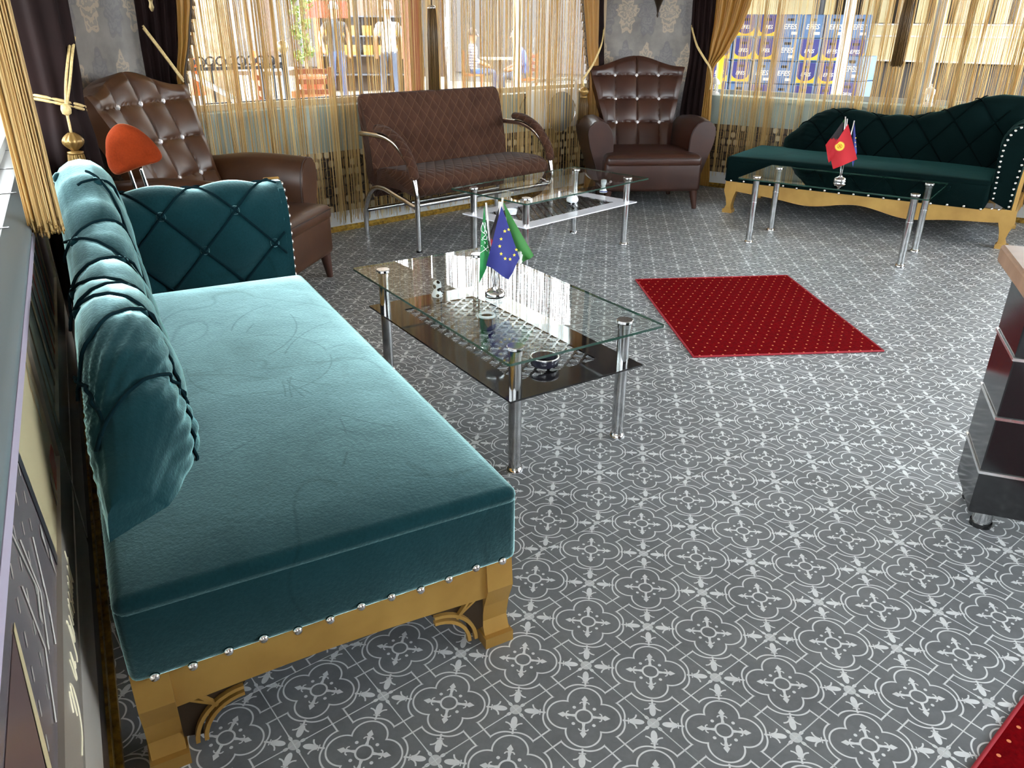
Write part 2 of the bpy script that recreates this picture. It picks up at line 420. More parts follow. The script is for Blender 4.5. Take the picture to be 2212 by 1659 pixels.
# ---------------------------------------------------------------- room frame
V2 = lambda a: Vector((a[0], a[1], 0))
dL = V2(cs(125.0)); nL = V2((-dL.y, dL.x)); L0 = Vector((-.875, .96, 0))         # nL points out of the room
dB = Vector((.656, .755, 0)).normalized(); nB = V2((-dB.y, dB.x)); B0 = Vector((-1.798, 5.097, 0))
dR = Vector((.887, -.462, 0)).normalized(); nR = V2((-dR.y, dR.x)); R0 = Vector((.925, 7.206, 0))
def isect(P, d, Q, e):
    k = ((Q.x-P.x)*e.y-(Q.y-P.y)*e.x)/(d.x*e.y-d.y*e.x); return P+d*k, k
cor1, tL = isect(L0, dL, B0, dB); _, sB1 = isect(B0, dB, L0, dL)
cor2, sB2 = isect(B0, dB, R0, dR); _, sR1 = isect(R0, dR, B0, dB)
UP = Vector((0, 0, 1))
def wp(P, d, n, s, o, z): return P+d*s+n*o+UP*z
def slab(mb, P, d, n, s0, s1, z0, z1, o0, o1):
    return mb.hexa([wp(P, d, n, s0, o0, z0), wp(P, d, n, s1, o0, z0), wp(P, d, n, s1, o1, z0), wp(P, d, n, s0, o1, z0),
                    wp(P, d, n, s0, o0, z1), wp(P, d, n, s1, o0, z1), wp(P, d, n, s1, o1, z1), wp(P, d, n, s0, o1, z1)])
def S(name, mb, m, parent=None, **k):
    o = mb.build(name, m, parent, **k)
    if parent is None: o['kind'] = 'structure'
    return o
def uvplane(o, P, d, scale=1):
    uv = o.data.uv_layers.new(name='UVMap')
    for lp in o.data.loops:
        c = o.data.vertices[lp.vertex_index].co; uv.data[lp.index].uv = ((c-P).dot(d)*scale, c.z*scale)
L = lambda s, o, z: wp(L0, dL, nL, s, o, z)
B = lambda s, o, z: wp(B0, dB, nB, s, o, z)
R = lambda s, o, z: wp(R0, dR, nR, s, o, z)
LW = (L0, dL, nL); BW = (B0, dB, nB); RW = (R0, dR, nR)
HC = 2.75
# column corners
c1a, c1b = L(tL-.60, 0, 0), B(sB1+.60, 0, 0)
c2a, c2b = B(sB2-.57, 0, 0), R(sR1+.45, 0, 0)
E3 = R(3.7, 0, 0); E4 = Vector((4.7, -2.4, 0)); E5 = L(-3.9, 0, 0)

# ---------------------------------------------------------------- floor: printed square tiles with pale joints
TS = .141421
CXL, CYL = -.1393, -10.3129
poly = [L(-3.9, .3, 0), L(tL+.1, .3, 0), cor1+nB*.3+nL*.2, B(sB2, .3, 0), R(0, .3, 0), R(3.9, .3, 0), E4+Vector((.3, -.1, 0)), E5+Vector((0, -.2, 0))]
fm = MB(); k = len(poly)
fm.add([p-UP*.10 for p in poly]+[p-UP*.0012 for p in poly], [tuple(range(k)), tuple(range(2*k-1, k-1, -1))]+[(i, k+i, k+(i+1) % k, (i+1) % k) for i in range(k)])
floor = S('floor', fm, M_grout)
hd = 1-.006                               # half diagonal without the joint
def inside(p):
    c = False; j = k-1
    for i in range(k):
        a, b = poly[i], poly[j]
        if (a.y > p.y) != (b.y > p.y) and p.x < (b.x-a.x)*(p.y-a.y)/(b.y-a.y)+a.x: c = not c
        j = i
    return c
def tile_geo(cut):
    # corners in half-diagonal units: right, far, left, near ; cut trims the far-left edge
    P = [(hd, 0), (0, hd), (-hd, 0), (0, -hd)]
    if cut: e = .166*.7071; P = [(hd, 0), (e, hd-e), (-hd+e, -e), (0, -hd)]
    return P
tiles = []
for i in range(-34, 40):
    for j in range(-46, 24):
        if (i+j) % 2: continue
        sh = (i+j) <= -4
        x = (i-CXL+(.1147 if sh else 0))*TS; y = (-j-CYL+(-.1209 if sh else 0))*TS
        c = Vector((x, y, 0))
        if not inside(c) and not any(inside(c+Vector((dx*TS, dy*TS, 0))) for dx, dy in ((1, 0), (-1, 0), (0, 1), (0, -1))): continue
        q = c-CPOS; dz = q.dot(_f); size = 0; vis = False
        if dz > .2:
            uu, vv = 1106+FPX*q.dot(CR)/dz, 829.5+FPX*q.dot(CD)/dz
            vis = -40 < uu < 2250 and 380 < vv < 1720
        tiles.append((0 if vis else 1, dz, c, (i+j) == -2))
tiles.sort(key=lambda t: (t[0], t[1]))
def tile_mesh(cut):
    P = tile_geo(cut); me = D.meshes.new('tile')
    vs_ = [(a*TS, b*TS, -.004) for a, b in P]+[(a*TS, b*TS, 0) for a, b in P]
    me.from_pydata(vs_, [], [(3, 2, 1, 0), (4, 5, 6, 7), (0, 1, 5, 4), (1, 2, 6, 5), (2, 3, 7, 6), (3, 0, 4, 7)])
    me.materials.append(M_tile); uv = me.uv_layers.new(name='UVMap')
    for lp in me.loops: a, b = P[lp.vertex_index % 4]; uv.data[lp.index].uv = (a, b)
    return me
tmesh = [tile_mesh(False), tile_mesh(True)]
for _, _, c, cut in tiles[:300]:
    o = D.objects.new('tile', tmesh[cut]); o.location = c; link(o, floor)
tv = []; tf = []; tuv = []
for _, _, c, cut in tiles[300:]:
    P = tile_geo(cut); b0 = len(tv)
    tv += [(c.x+a*TS, c.y+b*TS, 0) for a, b in P]; tf.append((b0, b0+1, b0+2, b0+3)); tuv += P
fo = obj('tile_field', (tv, tf), M_tile, floor); fo['kind'] = 'stuff'
uv = fo.data.uv_layers.new(name='UVMap')
for lp in fo.data.loops: uv.data[lp.index].uv = tuv[lp.vertex_index]

# ---------------------------------------------------------------- ceiling and the unseen side of the room
S('ceiling', MB().box(-4.2, 5.6, -2.6, 8.6, HC, HC+.15), M_ceil)
def wall_between(name, a, b, z0, z1, th=.15, m=M_wall):
    d = (b-a).normalized(); n = V2((-d.y, d.x)); return S(name, slab(MB(), a, d, n, 0, (b-a).length, z0, z1, 0, th), m)
M_darkwall = mat('dark_panelled_wall', srgb(74, 60, 50), .7)
dE = (E4-E3).normalized(); nE = V2((-dE.y, dE.x)); lE = (E4-E3).length; EW = (E3, dE, nE)
S('wall_right', slab(slab(slab(slab(MB(), *EW, 0, lE, 0, .8, 0, .15), *EW, 0, lE, 2.35, HC, 0, .15), *EW, 0, .3, .8, 2.35, 0, .15), *EW, 5.5, lE, .8, 2.35, 0, .15), M_darkwall)
rw = S('wall_rear', slab(slab(slab(MB(), E4, (E5-E4).normalized(), V2(((E4-E5).y, (E5-E4).x)).normalized(), 0, .5, 0, HC, 0, .15), E4, (E5-E4).normalized(), V2(((E4-E5).y, (E5-E4).x)).normalized(), 1.4, (E5-E4).length, 0, HC, 0, .15), E4, (E5-E4).normalized(), V2(((E4-E5).y, (E5-E4).x)).normalized(), .5, 1.4, 0, HC, 0, .15), M_darkwall)

# corner columns with damask paper
def column(name, a, b, corner):
    P = [a, b, corner+(corner-(a+b)/2).normalized()*.25]
    mb = MB().add([p for p in P]+[p+UP*HC for p in P], [(2, 1, 0), (3, 4, 5), (0, 1, 4, 3), (1, 2, 5, 4), (2, 0, 3, 5)])
    o = S(name, mb, M_paper); uvplane(o, a, (b-a).normalized()); return o
column('wall_corner_west', c1a, c1b, cor1)
column('wall_corner_north', c2a, c2b, cor2)

# ---------------------------------------------------------------- wall_back (string curtain and bench window)
s0, s1 = sB1+.2, sB2-.2
wb = S('wall_back', slab(MB(), *BW, s0, s1, 0, .78, .025, .30), M_sill)
S('header_beam', slab(MB(), *BW, s0, s1, 2.55, HC, .0, .3), M_white)['kind'] = 'structure'
mo = slab(MB(), *BW, s0, s1, .13, .525, .012, .03).build('link_pattern_panel', M_mosaic, wb); uvplane(mo, B0, dB)
slab(MB(), *BW, s0, s1, .0, .13, .004, .03).build('skirting_board', M_white, wb)
slab(slab(MB(), *BW, s0, s1, .0, .022, -.012, .01), *BW, s0, s1, .022, .036, -.006, .01).build('gold_moulding', M_trim, wb)
slab(MB(), *BW, s0, s1, .78, .812, .0, .34).build('window_ledge', M_sill, wb)
def window(name, W, spans, z0, z1, off=.14, fw=.05, fm_=M_alu, fd=.05):
    root = None
    fr = MB(); a, b = spans[0][0], spans[-1][1]
    slab(fr, *W, a-fw, b+fw, z0-.0, z0+fw*.7, off, off+fd); slab(fr, *W, a-fw, b+fw, z1-fw, z1, off, off+fd)
    xs = [(a-fw, a)]+[(p[1], q[0]) for p, q in zip(spans, spans[1:])]+[(b, b+fw)]
    for p, q in xs: slab(fr, *W, p, q, z0, z1, off, off+fd)
    root = fr.build(name, fm_); root['kind'] = 'structure'
    for p, q in spans: slab(MB(), *W, p, q, z0, z1, off+fd*.4, off+fd*.4+.006).build('pane', M_pane, root)
    return root
window('window_2', BW, [(sB1+.5, .93), (1.03, sB2-.45)], .812, 2.55, fm_=M_beige)
slab(MB(), *BW, .82, .925, .812, 2.55, .21, .3).build('trim_1', M_copper)['kind'] = 'structure'

# ---------------------------------------------------------------- wall_far (crate window)
r0, r1 = sR1+.2, 3.8
wr = S('wall_far', slab(MB(), *RW, r0, r1, 0, .73, .025, .30), M_sill)
S('header_beam', slab(MB(), *RW, r0, r1, 2.55, HC, .0, .3), M_white)
mo = slab(MB(), *RW, r0, r1, .13, .53, .012, .03).build('link_pattern_panel', M_mosaic, wr); uvplane(mo, R0, dR)
slab(MB(), *RW, r0, r1, .0, .13, .004, .03).build('skirting_board', M_white, wr)
slab(slab(MB(), *RW, r0, r1, .0, .022, -.012, .01), *RW, r0, r1, .022, .036, -.006, .01).build('gold_moulding', M_trim, wr)
slab(MB(), *RW, r0, r1, .73, .762, -.01, .34).build('window_ledge', M_sill, wr)
window('window_3', RW, [(sR1+.4, 1.5), (1.58, 3.6)], .762, 2.55, off=.2, fm_=M_alu)

# ---------------------------------------------------------------- wall_left with framed glossy pictures under the window
lw = S('wall_left', slab(MB(), *LW, -3.9, tL-.3, 0, .72, .03, .26), mat('dark_wall_board', srgb(70, 62, 58), .35))
S('header_beam', slab(MB(), *LW, -3.9, tL-.3, 2.55, HC, .0, .26), M_white)
slab(slab(MB(), *LW, -3.9, tL-.4, 0, .085, .004, .03), *LW, -3.9, tL-.4, .085, .155, .0, .03).build('skirting_board', mat('dark_skirting', srgb(58, 46, 38), .4), lw)
slab(slab(slab(MB(), *LW, -3.9, tL-.4, 0, .02, -.014, .004), *LW, -3.9, tL-.4, .045, .053, -.004, .004), *LW, -3.9, tL-.4, .075, .083, -.006, .004).build('gold_moulding', M_trim, lw)
slab(MB(), *LW, -3.9, tL-.4, .715, .745, .0, .05).build('lavender_edging', M_lav, lw)
sb = obj('sill_nose', MB().grid(lambda a, t: L(-3.9+a*(tL-.4+3.9), .045-.055*math.sin(PI*t)+.0*t, .745+.075*t), 1, 8).bm(), M_alud, lw, True)
slab(MB(), *LW, -3.9, tL-.4, .745, .82, .045, .30).build('window_ledge', M_alu, lw)
for q in range(-6, 7):
    slab(MB(), *LW, q*.5+.02, q*.5+.028, .82, .8215, .03, .12).build('joint', M_black, lw)
window('added_window', EW, [(.35, 2.0), (2.06, 3.7), (3.76, 5.45)], .8, 2.35, off=.05)  # unseen window, added to let daylight in from the right
window('window_1', LW, [(-3.8, -1.3), (-1.22, .95), (1.03, tL-.5)], .82, 2.55, off=.10, fm_=mat('white_frame', srgb(225, 225, 220), .4))
# ================================================================ furniture
def nrm(P, u, v, e=1e-3):
    a = P(u+e, v)-P(u-e, v); b = P(u, v+e)-P(u, v-e); n = a.cross(b)
    return n.normalized() if n.length > 1e-12 else Vector((0, 0, 1))
BTOP = [(.20, .40), (.26, .47), (.33, .55), (.40, .635), (.473, .69), (.558, .735), (.655, .745), (.788, .725), (.948, .712), (1.1, .722), (1.243, .755), (1.4, .818), (1.525, .872), (1.628, .892), (1.74, .888), (1.88, .86)]
CL, CW = 1.90, .765
def make_chaise(name, label, vel, pipe, group, loc, ang):
    t = thing(name, label, 'chaise longue', loc, ang, group)
    # seat block
    bx_ = obj('seat_boxing', rbox(-.012, 1.72, -.008, CW, .232, .402, .018, 3), vel, t, True, 50)
    seat = obj('seat', rbox(-.014, 1.722, -.010, CW, .372, .417, .022, 4, .018, 12), vel, t, True, 60)
    # backrest -------------------------------------------------
    x0, x1 = .285, 1.86; zb = .40
    def cross(x):
        top = max(interp(BTOP, x), zb+.02); h = top-zb
        tk = .20*min(1, (h/.30)**.5)                     # thickness at the base
        r = min(.085, h*.42, tk*.5)
        yb = CW-.01
        pts = [(yb-tk, zb)]
        pts += [(yb-tk-.012*math.sin(PI*i/5)+(tk-2*r)*.8*(i/5), zb+(h-r)*i/5) for i in range(1, 6)]
        cx = pts[-1][0]+r; cz = top-r
        pts += [(cx-r*math.cos(PI*i/8), cz+r*math.sin(PI*i/8)) for i in range(1, 9)]
        pts += [(cx+r+(yb-cx-r)*i/3, cz+(zb-cz)*i/3) for i in range(1, 4)]
        return pts
    cache = {}
    def sect(x):
        k = round(x, 4)
        if k not in cache:
            p = cross(x); l = [0]
            for a, c in zip(p, p[1:]): l.append(l[-1]+math.hypot(a[0]-c[0], a[1]-c[1]))
            cache[k] = (p, l)
        return cache[k]
    def P(u, v):                                         # u along, v around the section
        x = x0+(x1-x0)*u; p, l = sect(x); d = max(0, min(1, v))*l[-1]
        for i in range(len(p)-1):
            if d <= l[i+1] or i == len(p)-2:
                f = (d-l[i])/max(1e-9, l[i+1]-l[i]); y = p[i][0]+(p[i+1][0]-p[i][0])*f; z = p[i][1]+(p[i+1][1]-p[i][1])*f
                # the near end is cut on a slant
                sl = max(0, 1-(x-x0)/.5)*.20*max(0, 1-(CW-.01-y)/.20)
                return Vector((x-sl*.55, y, z))
    LX, LT = .25, .155
    def tz(u, v):
        x = x0+(x1-x0)*u; s = v*sect(x)[1][-1]; return x, s
    def tuft(u, v):
        x, s = tz(u, v); p = x/LX+(s-.16)/LT/2; q = x/LX-(s-.16)/LT/2
        k = abs(math.sin(PI*p)*math.sin(PI*q)); fade = min(1, s/.05)*min(1, max(0, (.50-s))/.14)*min(1, max(0, u)*9)
        g_ = max(0, 1-abs(u-.10)/.10)*min(1, u*14)
        return (.022*(k**.5)-.010)*fade+.0045*math.sin(s*165+x*20)*g_*(1 if s > .02 else 0)
    def Q(u, v): return P(u, v)+nrm(P, u, v)*tuft(u, v)
    sg = 1 if nrm(P, .5, .15).y < 0 else -1
    Qs = lambda u, v: P(u, v)+nrm(P, u, v)*tuft(u, v)*sg
    mb = MB().grid(Qs, 170, 96)
    n0 = len(mb.v); mb.f += [tuple(range(0, 97)), tuple(range(n0-97, n0))]
    back = obj('backrest', mb.bm(), vel, t, True, 70)
    # piping on the crease lines and covered buttons
    def on(x, s, off=.004):
        u = (x-x0)/(x1-x0); ll = sect(x)[1][-1]; v = s/ll
        return P(u, v)+nrm(P, u, v)*sg*(tuft(u, v)+off)
    for fam in (1, -1):
        for kk in range(-4, 18):
            line = []
            for i in range(60):
                s = .012+.50*i/59; x = (kk-fam*(s-.16)/LT/2)*LX
                if x0+.08 < x < 1.70 and s < sect(x)[1][-1]*.72: line.append(on(x, s, .009))
            if len(line) > 6: MB().tube(line, .0042, 5).build('piping', pipe, back, True)
    for kx in range(1, 15):
        for row in range(-1, 4):
            x = kx*LX/2; s = .16+row*LT
            if (kx-row) % 2: continue
            if x < x0+.12 or x > 1.66 or s < .03 or s > sect(x)[1][-1]*.66: continue
            p = on(x, s, .0); nn = nrm(P, (x-x0)/(x1-x0), s/sect(x)[1][-1])*sg
            q = nn.to_track_quat('Z', 'Y')
            m2 = MB().lathe([(.016, -.004), (.017, .003), (.013, .009), (.004, .0115)], 12); m2.v = [q @ v + p for v in m2.v]
            m2.build('button', vel, back, True)
    # arm ------------------------------------------------------
    AP = [(1.735, .30), (1.728, .45), (1.722, .55), (1.722, .63), (1.735, .69), (1.765, .735), (1.805, .757), (1.85, .755), (1.885, .73), (1.897, .69), (1.885, .62), (1.868, .52), (1.862, .40), (1.862, .24)]
    al = [0]
    for a, c in zip(AP, AP[1:]): al.append(al[-1]+math.hypot(a[0]-c[0], a[1]-c[1]))
    def A(u, v):
        d = max(0, min(1, v))*al[-1]
        for i in range(len(AP)-1):
            if d <= al[i+1] or i == len(AP)-2:
                f = (d-al[i])/(al[i+1]-al[i]); return Vector((AP[i][0]+(AP[i+1][0]-AP[i][0])*f, .03+u*(CW-.05), AP[i][1]+(AP[i+1][1]-AP[i][1])*f))
    ga = 1 if nrm(A, .5, .2).x < 0 else -1
    AY, AS = .125, .135
    def at2(u, v):
        y = .03+u*(CW-.05); s = v*al[-1]; p = (y-.20)/AY/2+(s-.38)/AS/2; q = (y-.20)/AY/2-(s-.38)/AS/2
        k = abs(math.sin(PI*p)*math.sin(PI*q)); return (.026*k**.5-.012)*min(1, s/.06)*min(1, max(0, .60-s)/.08)*min(1, u*12)
    mb = MB().grid(lambda u, v: A(u, v)+nrm(A, u, v)*ga*at2(u, v), 60, 50)
    arm = obj('arm', mb.bm(), vel, t, True, 70)
    for fam in (1, -1):
        for kk in range(-6, 9):
            line = []
            for i in range(50):
                s = .03+.57*i/49; y = (kk-fam*(s-.38)/AS/2)*AY*2+.20
                if .034 < y < CW-.16:
                    u = (y-.03)/(CW-.05); v = s/al[-1]; line.append(A(u, v)+nrm(A, u, v)*ga*(at2(u, v)+.010))
            if len(line) > 4: MB().tube(line, .0042, 5).build('piping', pipe, arm, True)
    for (y, s) in ((.20, .38), (.45, .38), (.325, .245), (.075, .245), (.575, .245)):
        u = (y-.03)/(CW-.05); v = s/al[-1]; p = A(u, v)+nrm(A, u, v)*ga*at2(u, v); q = (nrm(A, u, v)*ga).to_track_quat('Z', 'Y')
        m2 = MB().lathe([(.016, -.004), (.017, .003), (.013, .009), (.004, .0115)], 12); m2.v = [q @ v2 + p for v2 in m2.v]
        m2.build('button', vel, arm, True)
    # front face of the arm with two rows of studs, gold edge behind
    F = AP[:]+[]
    mb = MB().prism(F, lambda a, c: Vector((a, .032, c)), lambda a, c: Vector((a, .012, c))); obj('arm_front', mb.bm(), vel, t)
    gp = [(1.85, .757), (1.888, .735), (1.903, .69), (1.892, .62), (1.876, .52), (1.870, .40), (1.870, .22)]
    gq = [(a+.022, c+.004) for a, c in gp]
    obj('arm_moulding', MB().prism(gp+gq[::-1], lambda a, c: Vector((a, .06, c)), lambda a, c: Vector((a, .004, c))).bm(), M_gold, t)
    sm = D.meshes.new('stud'); s_ = MB().lathe([(.0095, 0), (.009, .004), (.006, .0075), (.0015, .009)], 10); sm.from_pydata([tuple(v) for v in s_.v], [], s_.f); sm.materials.append(M_stud)
    sm.polygons.foreach_set('use_smooth', [True]*len(sm.polygons))
    def stud(p, rot):
        o = D.objects.new('stud', sm); o.location = p; o.rotation_euler = rot; link(o, t)
    FR = (PI/2, 0, 0); EN = (0, -PI/2, 0)
    inner = [AP[i] for i in range(0, 8)]; outer = gp[::-1]
    for row, ox, m_ in ((AP[0:7], .018, 15), (gp[::-1][:6], -.02, 14)):
        L_ = [0]
        for a, c in zip(row, row[1:]): L_.append(L_[-1]+math.hypot(a[0]-c[0], a[1]-c[1]))
        for i in range(m_):
            d = (i+.3)/m_*L_[-1]
            for j in range(len(row)-1):
                if d <= L_[j+1]:
                    f = (d-L_[j])/(L_[j+1]-L_[j]); x = row[j][0]+(row[j+1][0]-row[j][0])*f; z = row[j][1]+(row[j+1][1]-row[j][1])*f
                    stud((x+ox, .012, z-(.03 if False else 0)), FR); break
    for i in range(18): stud((.04+i*1.66/17, -.009, .243+.004*math.sin(i*2.1)), FR)
    for x in (1.76, 1.80, 1.84): stud((x, .012, .245), FR)
    for i in range(12): stud((-.013, .03+i*(CW-.07)/11, .243+.005*math.sin(i*1.7)), EN)
    # gold frame ------------------------------------------------
    def rail(x): return .150-.035*math.exp(-((x-1.28)/.20)**2)-.03*math.exp(-((x-.62)/.20)**2)+.022*math.exp(-((x-.95)/.2)**2)
    def long_rail(y, nm):
        pl = [(.05, .245), (1.87, .245)]+[(1.87-1.82*i/40, rail(1.87-1.82*i/40)+.02*(abs(i-20)/20)**6) for i in range(41)]
        obj(nm, MB().prism(pl, lambda a, c: Vector((a, y, c)), lambda a, c: Vector((a, y+.03, c))).bm(), M_gold, t)
    long_rail(.004, 'front_rail'); long_rail(CW-.04, 'rear_rail')
    def end_rail(x, nm):
        pl = [(.05, .250), (CW-.05, .250), (CW-.05, .140)]+[(CW-.05-(CW-.10)*i/12, .140+.012*math.sin(PI*i/12)) for i in range(1, 12)]+[(.05, .140)]
        obj(nm, MB().prism(pl, lambda a, c: Vector((x, a, c)), lambda a, c: Vector((x+.03, a, c))).bm(), M_gold, t)
    end_rail(.004, 'end_rail'); end_rail(CL-.035, 'end_rail')
    prof = [(.0, .25), (.085, .25), (.085, .17), (.066, .11), (.058, .06), (.064, .012), (.060, 0), (.008, 0), (.004, .015), (.022, .06), (.012, .11), (-.008, .165)]
    for (lx, sx) in ((0, 1), (CL, -1)):
        for (ly, hy) in ((0, .062), (CW-.062, .062)):
            mb = MB().prism([(lx+sx*a, c) for a, c in prof], lambda a, c: Vector((a, ly, c)), lambda a, c: Vector((a, ly+hy, c)))
            lg = obj('leg', mb.bm(), M_gold, t)
            obj('foot_block', MB().box(min(lx, lx+sx*.066)-.004, max(lx, lx+sx*.066)+.004, ly-.004, ly+hy+.004, 0, .028).bm(), M_gold, lg)
    # carved corner brackets at the foot end
    for (yy, sy) in ((.062, 1), (CW-.062, -1)):
        a1 = [(yy+sy*(.118+.0)-sy*p[0], .030+p[1]) for p in arc((0, 0), .112, 0, 90, 12)]
        band = lambda r0_, r1_: [(yy+sy*.12-sy*r0_*math.cos(math.radians(q*9)), .030+r0_*math.sin(math.radians(q*9))) for q in range(0, 11)]+[(yy+sy*.12-sy*r1_*math.cos(math.radians(q*9)), .030+r1_*math.sin(math.radians(q*9))) for q in range(10, -1, -1)]
        br = obj('corner_bracket', MB().prism([(yy, .14), (yy+sy*.13, .14)]+[(yy+sy*.12-sy*.085*math.cos(math.radians(q*9)), .04+.085*math.sin(math.radians(q*9))) for q in range(10, -1, -1)]+[(yy, .05)], lambda a, c: Vector((.018, a, c)), lambda a, c: Vector((.026, a, c))).bm(), M_goldd, t)
        for ra, rb in ((.078, .086), (.094, .102)):
            obj('carved_band', MB().prism(band(ra, rb), lambda a, c: Vector((.008, a, c)), lambda a, c: Vector((.02, a, c))).bm(), M_gold, br)
        for q in (0, .018):
            obj('carved_band', MB().prism([(yy+sy*(.02+q), .14), (yy+sy*(.027+q), .14), (yy+sy*(.062+q*.5), .118-q*.6), (yy+sy*(.056+q*.5), .114-q*.6)], lambda a, c: Vector((.008, a, c)), lambda a, c: Vector((.02, a, c))).bm(), M_gold, br)
    return t
a1_ = math.radians(125.3)
make_chaise('chaise_longue', 'teal velvet chaise longue with tufted back along the picture-panelled wall', M_teal, M_tealpipe, None, (-.157, 1.378, 0), a1_)
make_chaise('chaise_longue', 'teal velvet chaise longue with shade in its colour under the window with the crates outside', M_tealdim, M_tealdimpipe, None, (.915, 6.131, 0), math.radians(-27.5))

# ---------------------------------------------------------------- armchairs
def make_armchair(label, lea, loc, ang):
    t = thing('armchair', label, 'armchair', loc, ang)
    for x, y, dx in ((-.333, .04, -.02), (.333, .04, .02), (-.29, .62, -.015), (.29, .62, .015)):
        MB().tube([(x+dx, y-.01, 0), (x, y, .15)], [.017, .032], 14).build('leg', M_wleg, t, True, 40)
    obj('base', rbox(-.378, .378, .0, .66, .135, .375, .03, 4), lea, t, True, 60)
    obj('seat_cushion', rbox(-.372, .372, -.012, .58, .325, .405, .032, 4, .028, 8), lea, t, True, 60)
    MB().tube([(x, -.012+.004*0, .386-.0) for x in (-.345, .345)], .0035, 5).build('seam', M_seam, t, True)
    sec = [(.30, .16), (.297, .30), (.295, .42), (.30, .52), (.318, .58), (.352, .625), (.40, .645), (.45, .635), (.485, .60), (.495, .555), (.482, .47), (.452, .38), (.42, .29), (.395, .20), (.385, .16)]
    for s in (-1, 1):
        def AR(u, v):
            k = v*(len(sec)-1); i = min(int(k), len(sec)-2); f = k-i
            x = sec[i][0]+(sec[i+1][0]-sec[i][0])*f; z = sec[i][1]+(sec[i+1][1]-sec[i][1])*f
            e = .012*(1-min(1, u/.06))                     # rounded front edge
            cx, cz = .385, .42
            bulge = 1+.03*math.sin(PI*min(1, u*1.1)); z2 = .16+(z-.16)*(bulge+(-.06*max(0, u-.6) if z > .5 else 0))
            return Vector((s*(x+(cx-x)*e*8*.25), .115+u*.60, z2+(cz-z2)*e*1.2))
        mb = MB().grid(AR, 16, 40); w_ = 41
        mb.f += [tuple(range(0, w_)), tuple(range(len(mb.v)-w_, len(mb.v)))]
        am = obj('arm', mb.bm(), lea, t, True, 55)
        MB().tube([AR(.02, v/40)+Vector((0, -.001, 0)) for v in range(1, 40)], .004, 5).build('seam', M_seam, am, True)
    ztab = [(.36, .25), (.45, .265), (.58, .285), (.76, .33), (.93, .375), (1.02, .40)]
    def BK(u, v):                                            # u across -1..1, v up
        a = u*2-1; top = 1.005+.07*(.5+.5*math.cos(PI*min(1, abs(a)*1.15)))-.01*a*a
        z = .36+v*(top-.36); hw = interp(ztab, min(z, 1.02)); x = a*hw
        y = .545+.27*((z-.36)/.66)-.045*abs(a)**3
        return Vector((x, y, z))
    gx, gz = .18, .175
    def tb(u, v):
        p = BK(u, v); k = abs(math.sin(PI*p.x/gx)) if abs(p.x) < .27 else 1-.0*abs(p.x)
        if abs(p.x) >= .27: k = 1
        zz = p.z-.93; kz = abs(math.sin(PI*zz/gz)) if -.44 < zz < .088 else 1
        return .030*(k*kz)**.38*min(1, (1-abs(u*2-1))*9+.12)*min(1, (1-v)*14+.2)
    sg = 1 if nrm(BK, .5, .5).y < 0 else -1
    front = lambda u, v: BK(u, v)+nrm(BK, min(max(u, .01), .99), min(max(v, .01), .99))*sg*tb(u, v)
    nu, nv = 96, 84
    mb = MB().grid(front, nu, nv); k0 = len(mb.v)
    rear = lambda u, v: BK(u, v)+Vector((0, .115, -.03*v))
    mb.grid(rear, nu, nv)
    w_ = nv+1
    for i in range(nu): mb.f += [(i*w_, (i+1)*w_, k0+(i+1)*w_, k0+i*w_), (i*w_+nv, (i+1)*w_+nv, k0+(i+1)*w_+nv, k0+i*w_+nv)]
    for j in range(nv): mb.f += [(j, j+1, k0+j+1, k0+j), (nu*w_+j, nu*w_+j+1, k0+nu*w_+j+1, k0+nu*w_+j)]
    bk = obj('backrest', mb.bm(), lea, t, True, 60)
    def onb(x, z):
        v = .5
        for _ in range(12):
            hw = interp(ztab, min(z, 1.02)); u = (x/hw+1)/2; top = 1.005+.07*(.5+.5*math.cos(PI*min(1, abs(2*u-1)*1.15)))-.01*(2*u-1)**2; v = (z-.36)/(top-.36)
        return front(min(max(u, 0), 1), min(max(v, 0), 1)), (nrm(BK, u, v)*sg)
    for x in (-gx, 0, gx):
        MB().tube([onb(x, .40+i*(1.0+.03*(x == 0)-.40)/40)[0]+Vector((0, -.001, 0)) for i in range(41)], .0035, 5).build('seam', M_seam, bk, True)
    for z in (.93, .755, .58):
        hw = interp(ztab, z)-.012
        MB().tube([onb(-hw+2*hw*i/40, z)[0]+Vector((0, -.001, 0)) for i in range(41)], .0035, 5).build('seam', M_seam, bk, True)
        for x in (-gx, 0, gx):
            p, nn = onb(x, z); q = nn.to_track_quat('Z', 'Y')
            m2 = MB().lathe([(.013, 0), (.0145, .005), (.009, .011), (.002, .0125)], 8); m2.v = [q @ v2 + p for v2 in m2.v]
            m2.build('crystal_button', M_crystal, bk)
    return t
make_armchair('brown leather wingback armchair behind the orange stool back', M_leather, (-1.50, 3.72, 0), math.radians(86))
make_armchair('brown leather wingback armchair between the two long windows', M_leather2, (.367, 6.125, 0), math.radians(11.6))

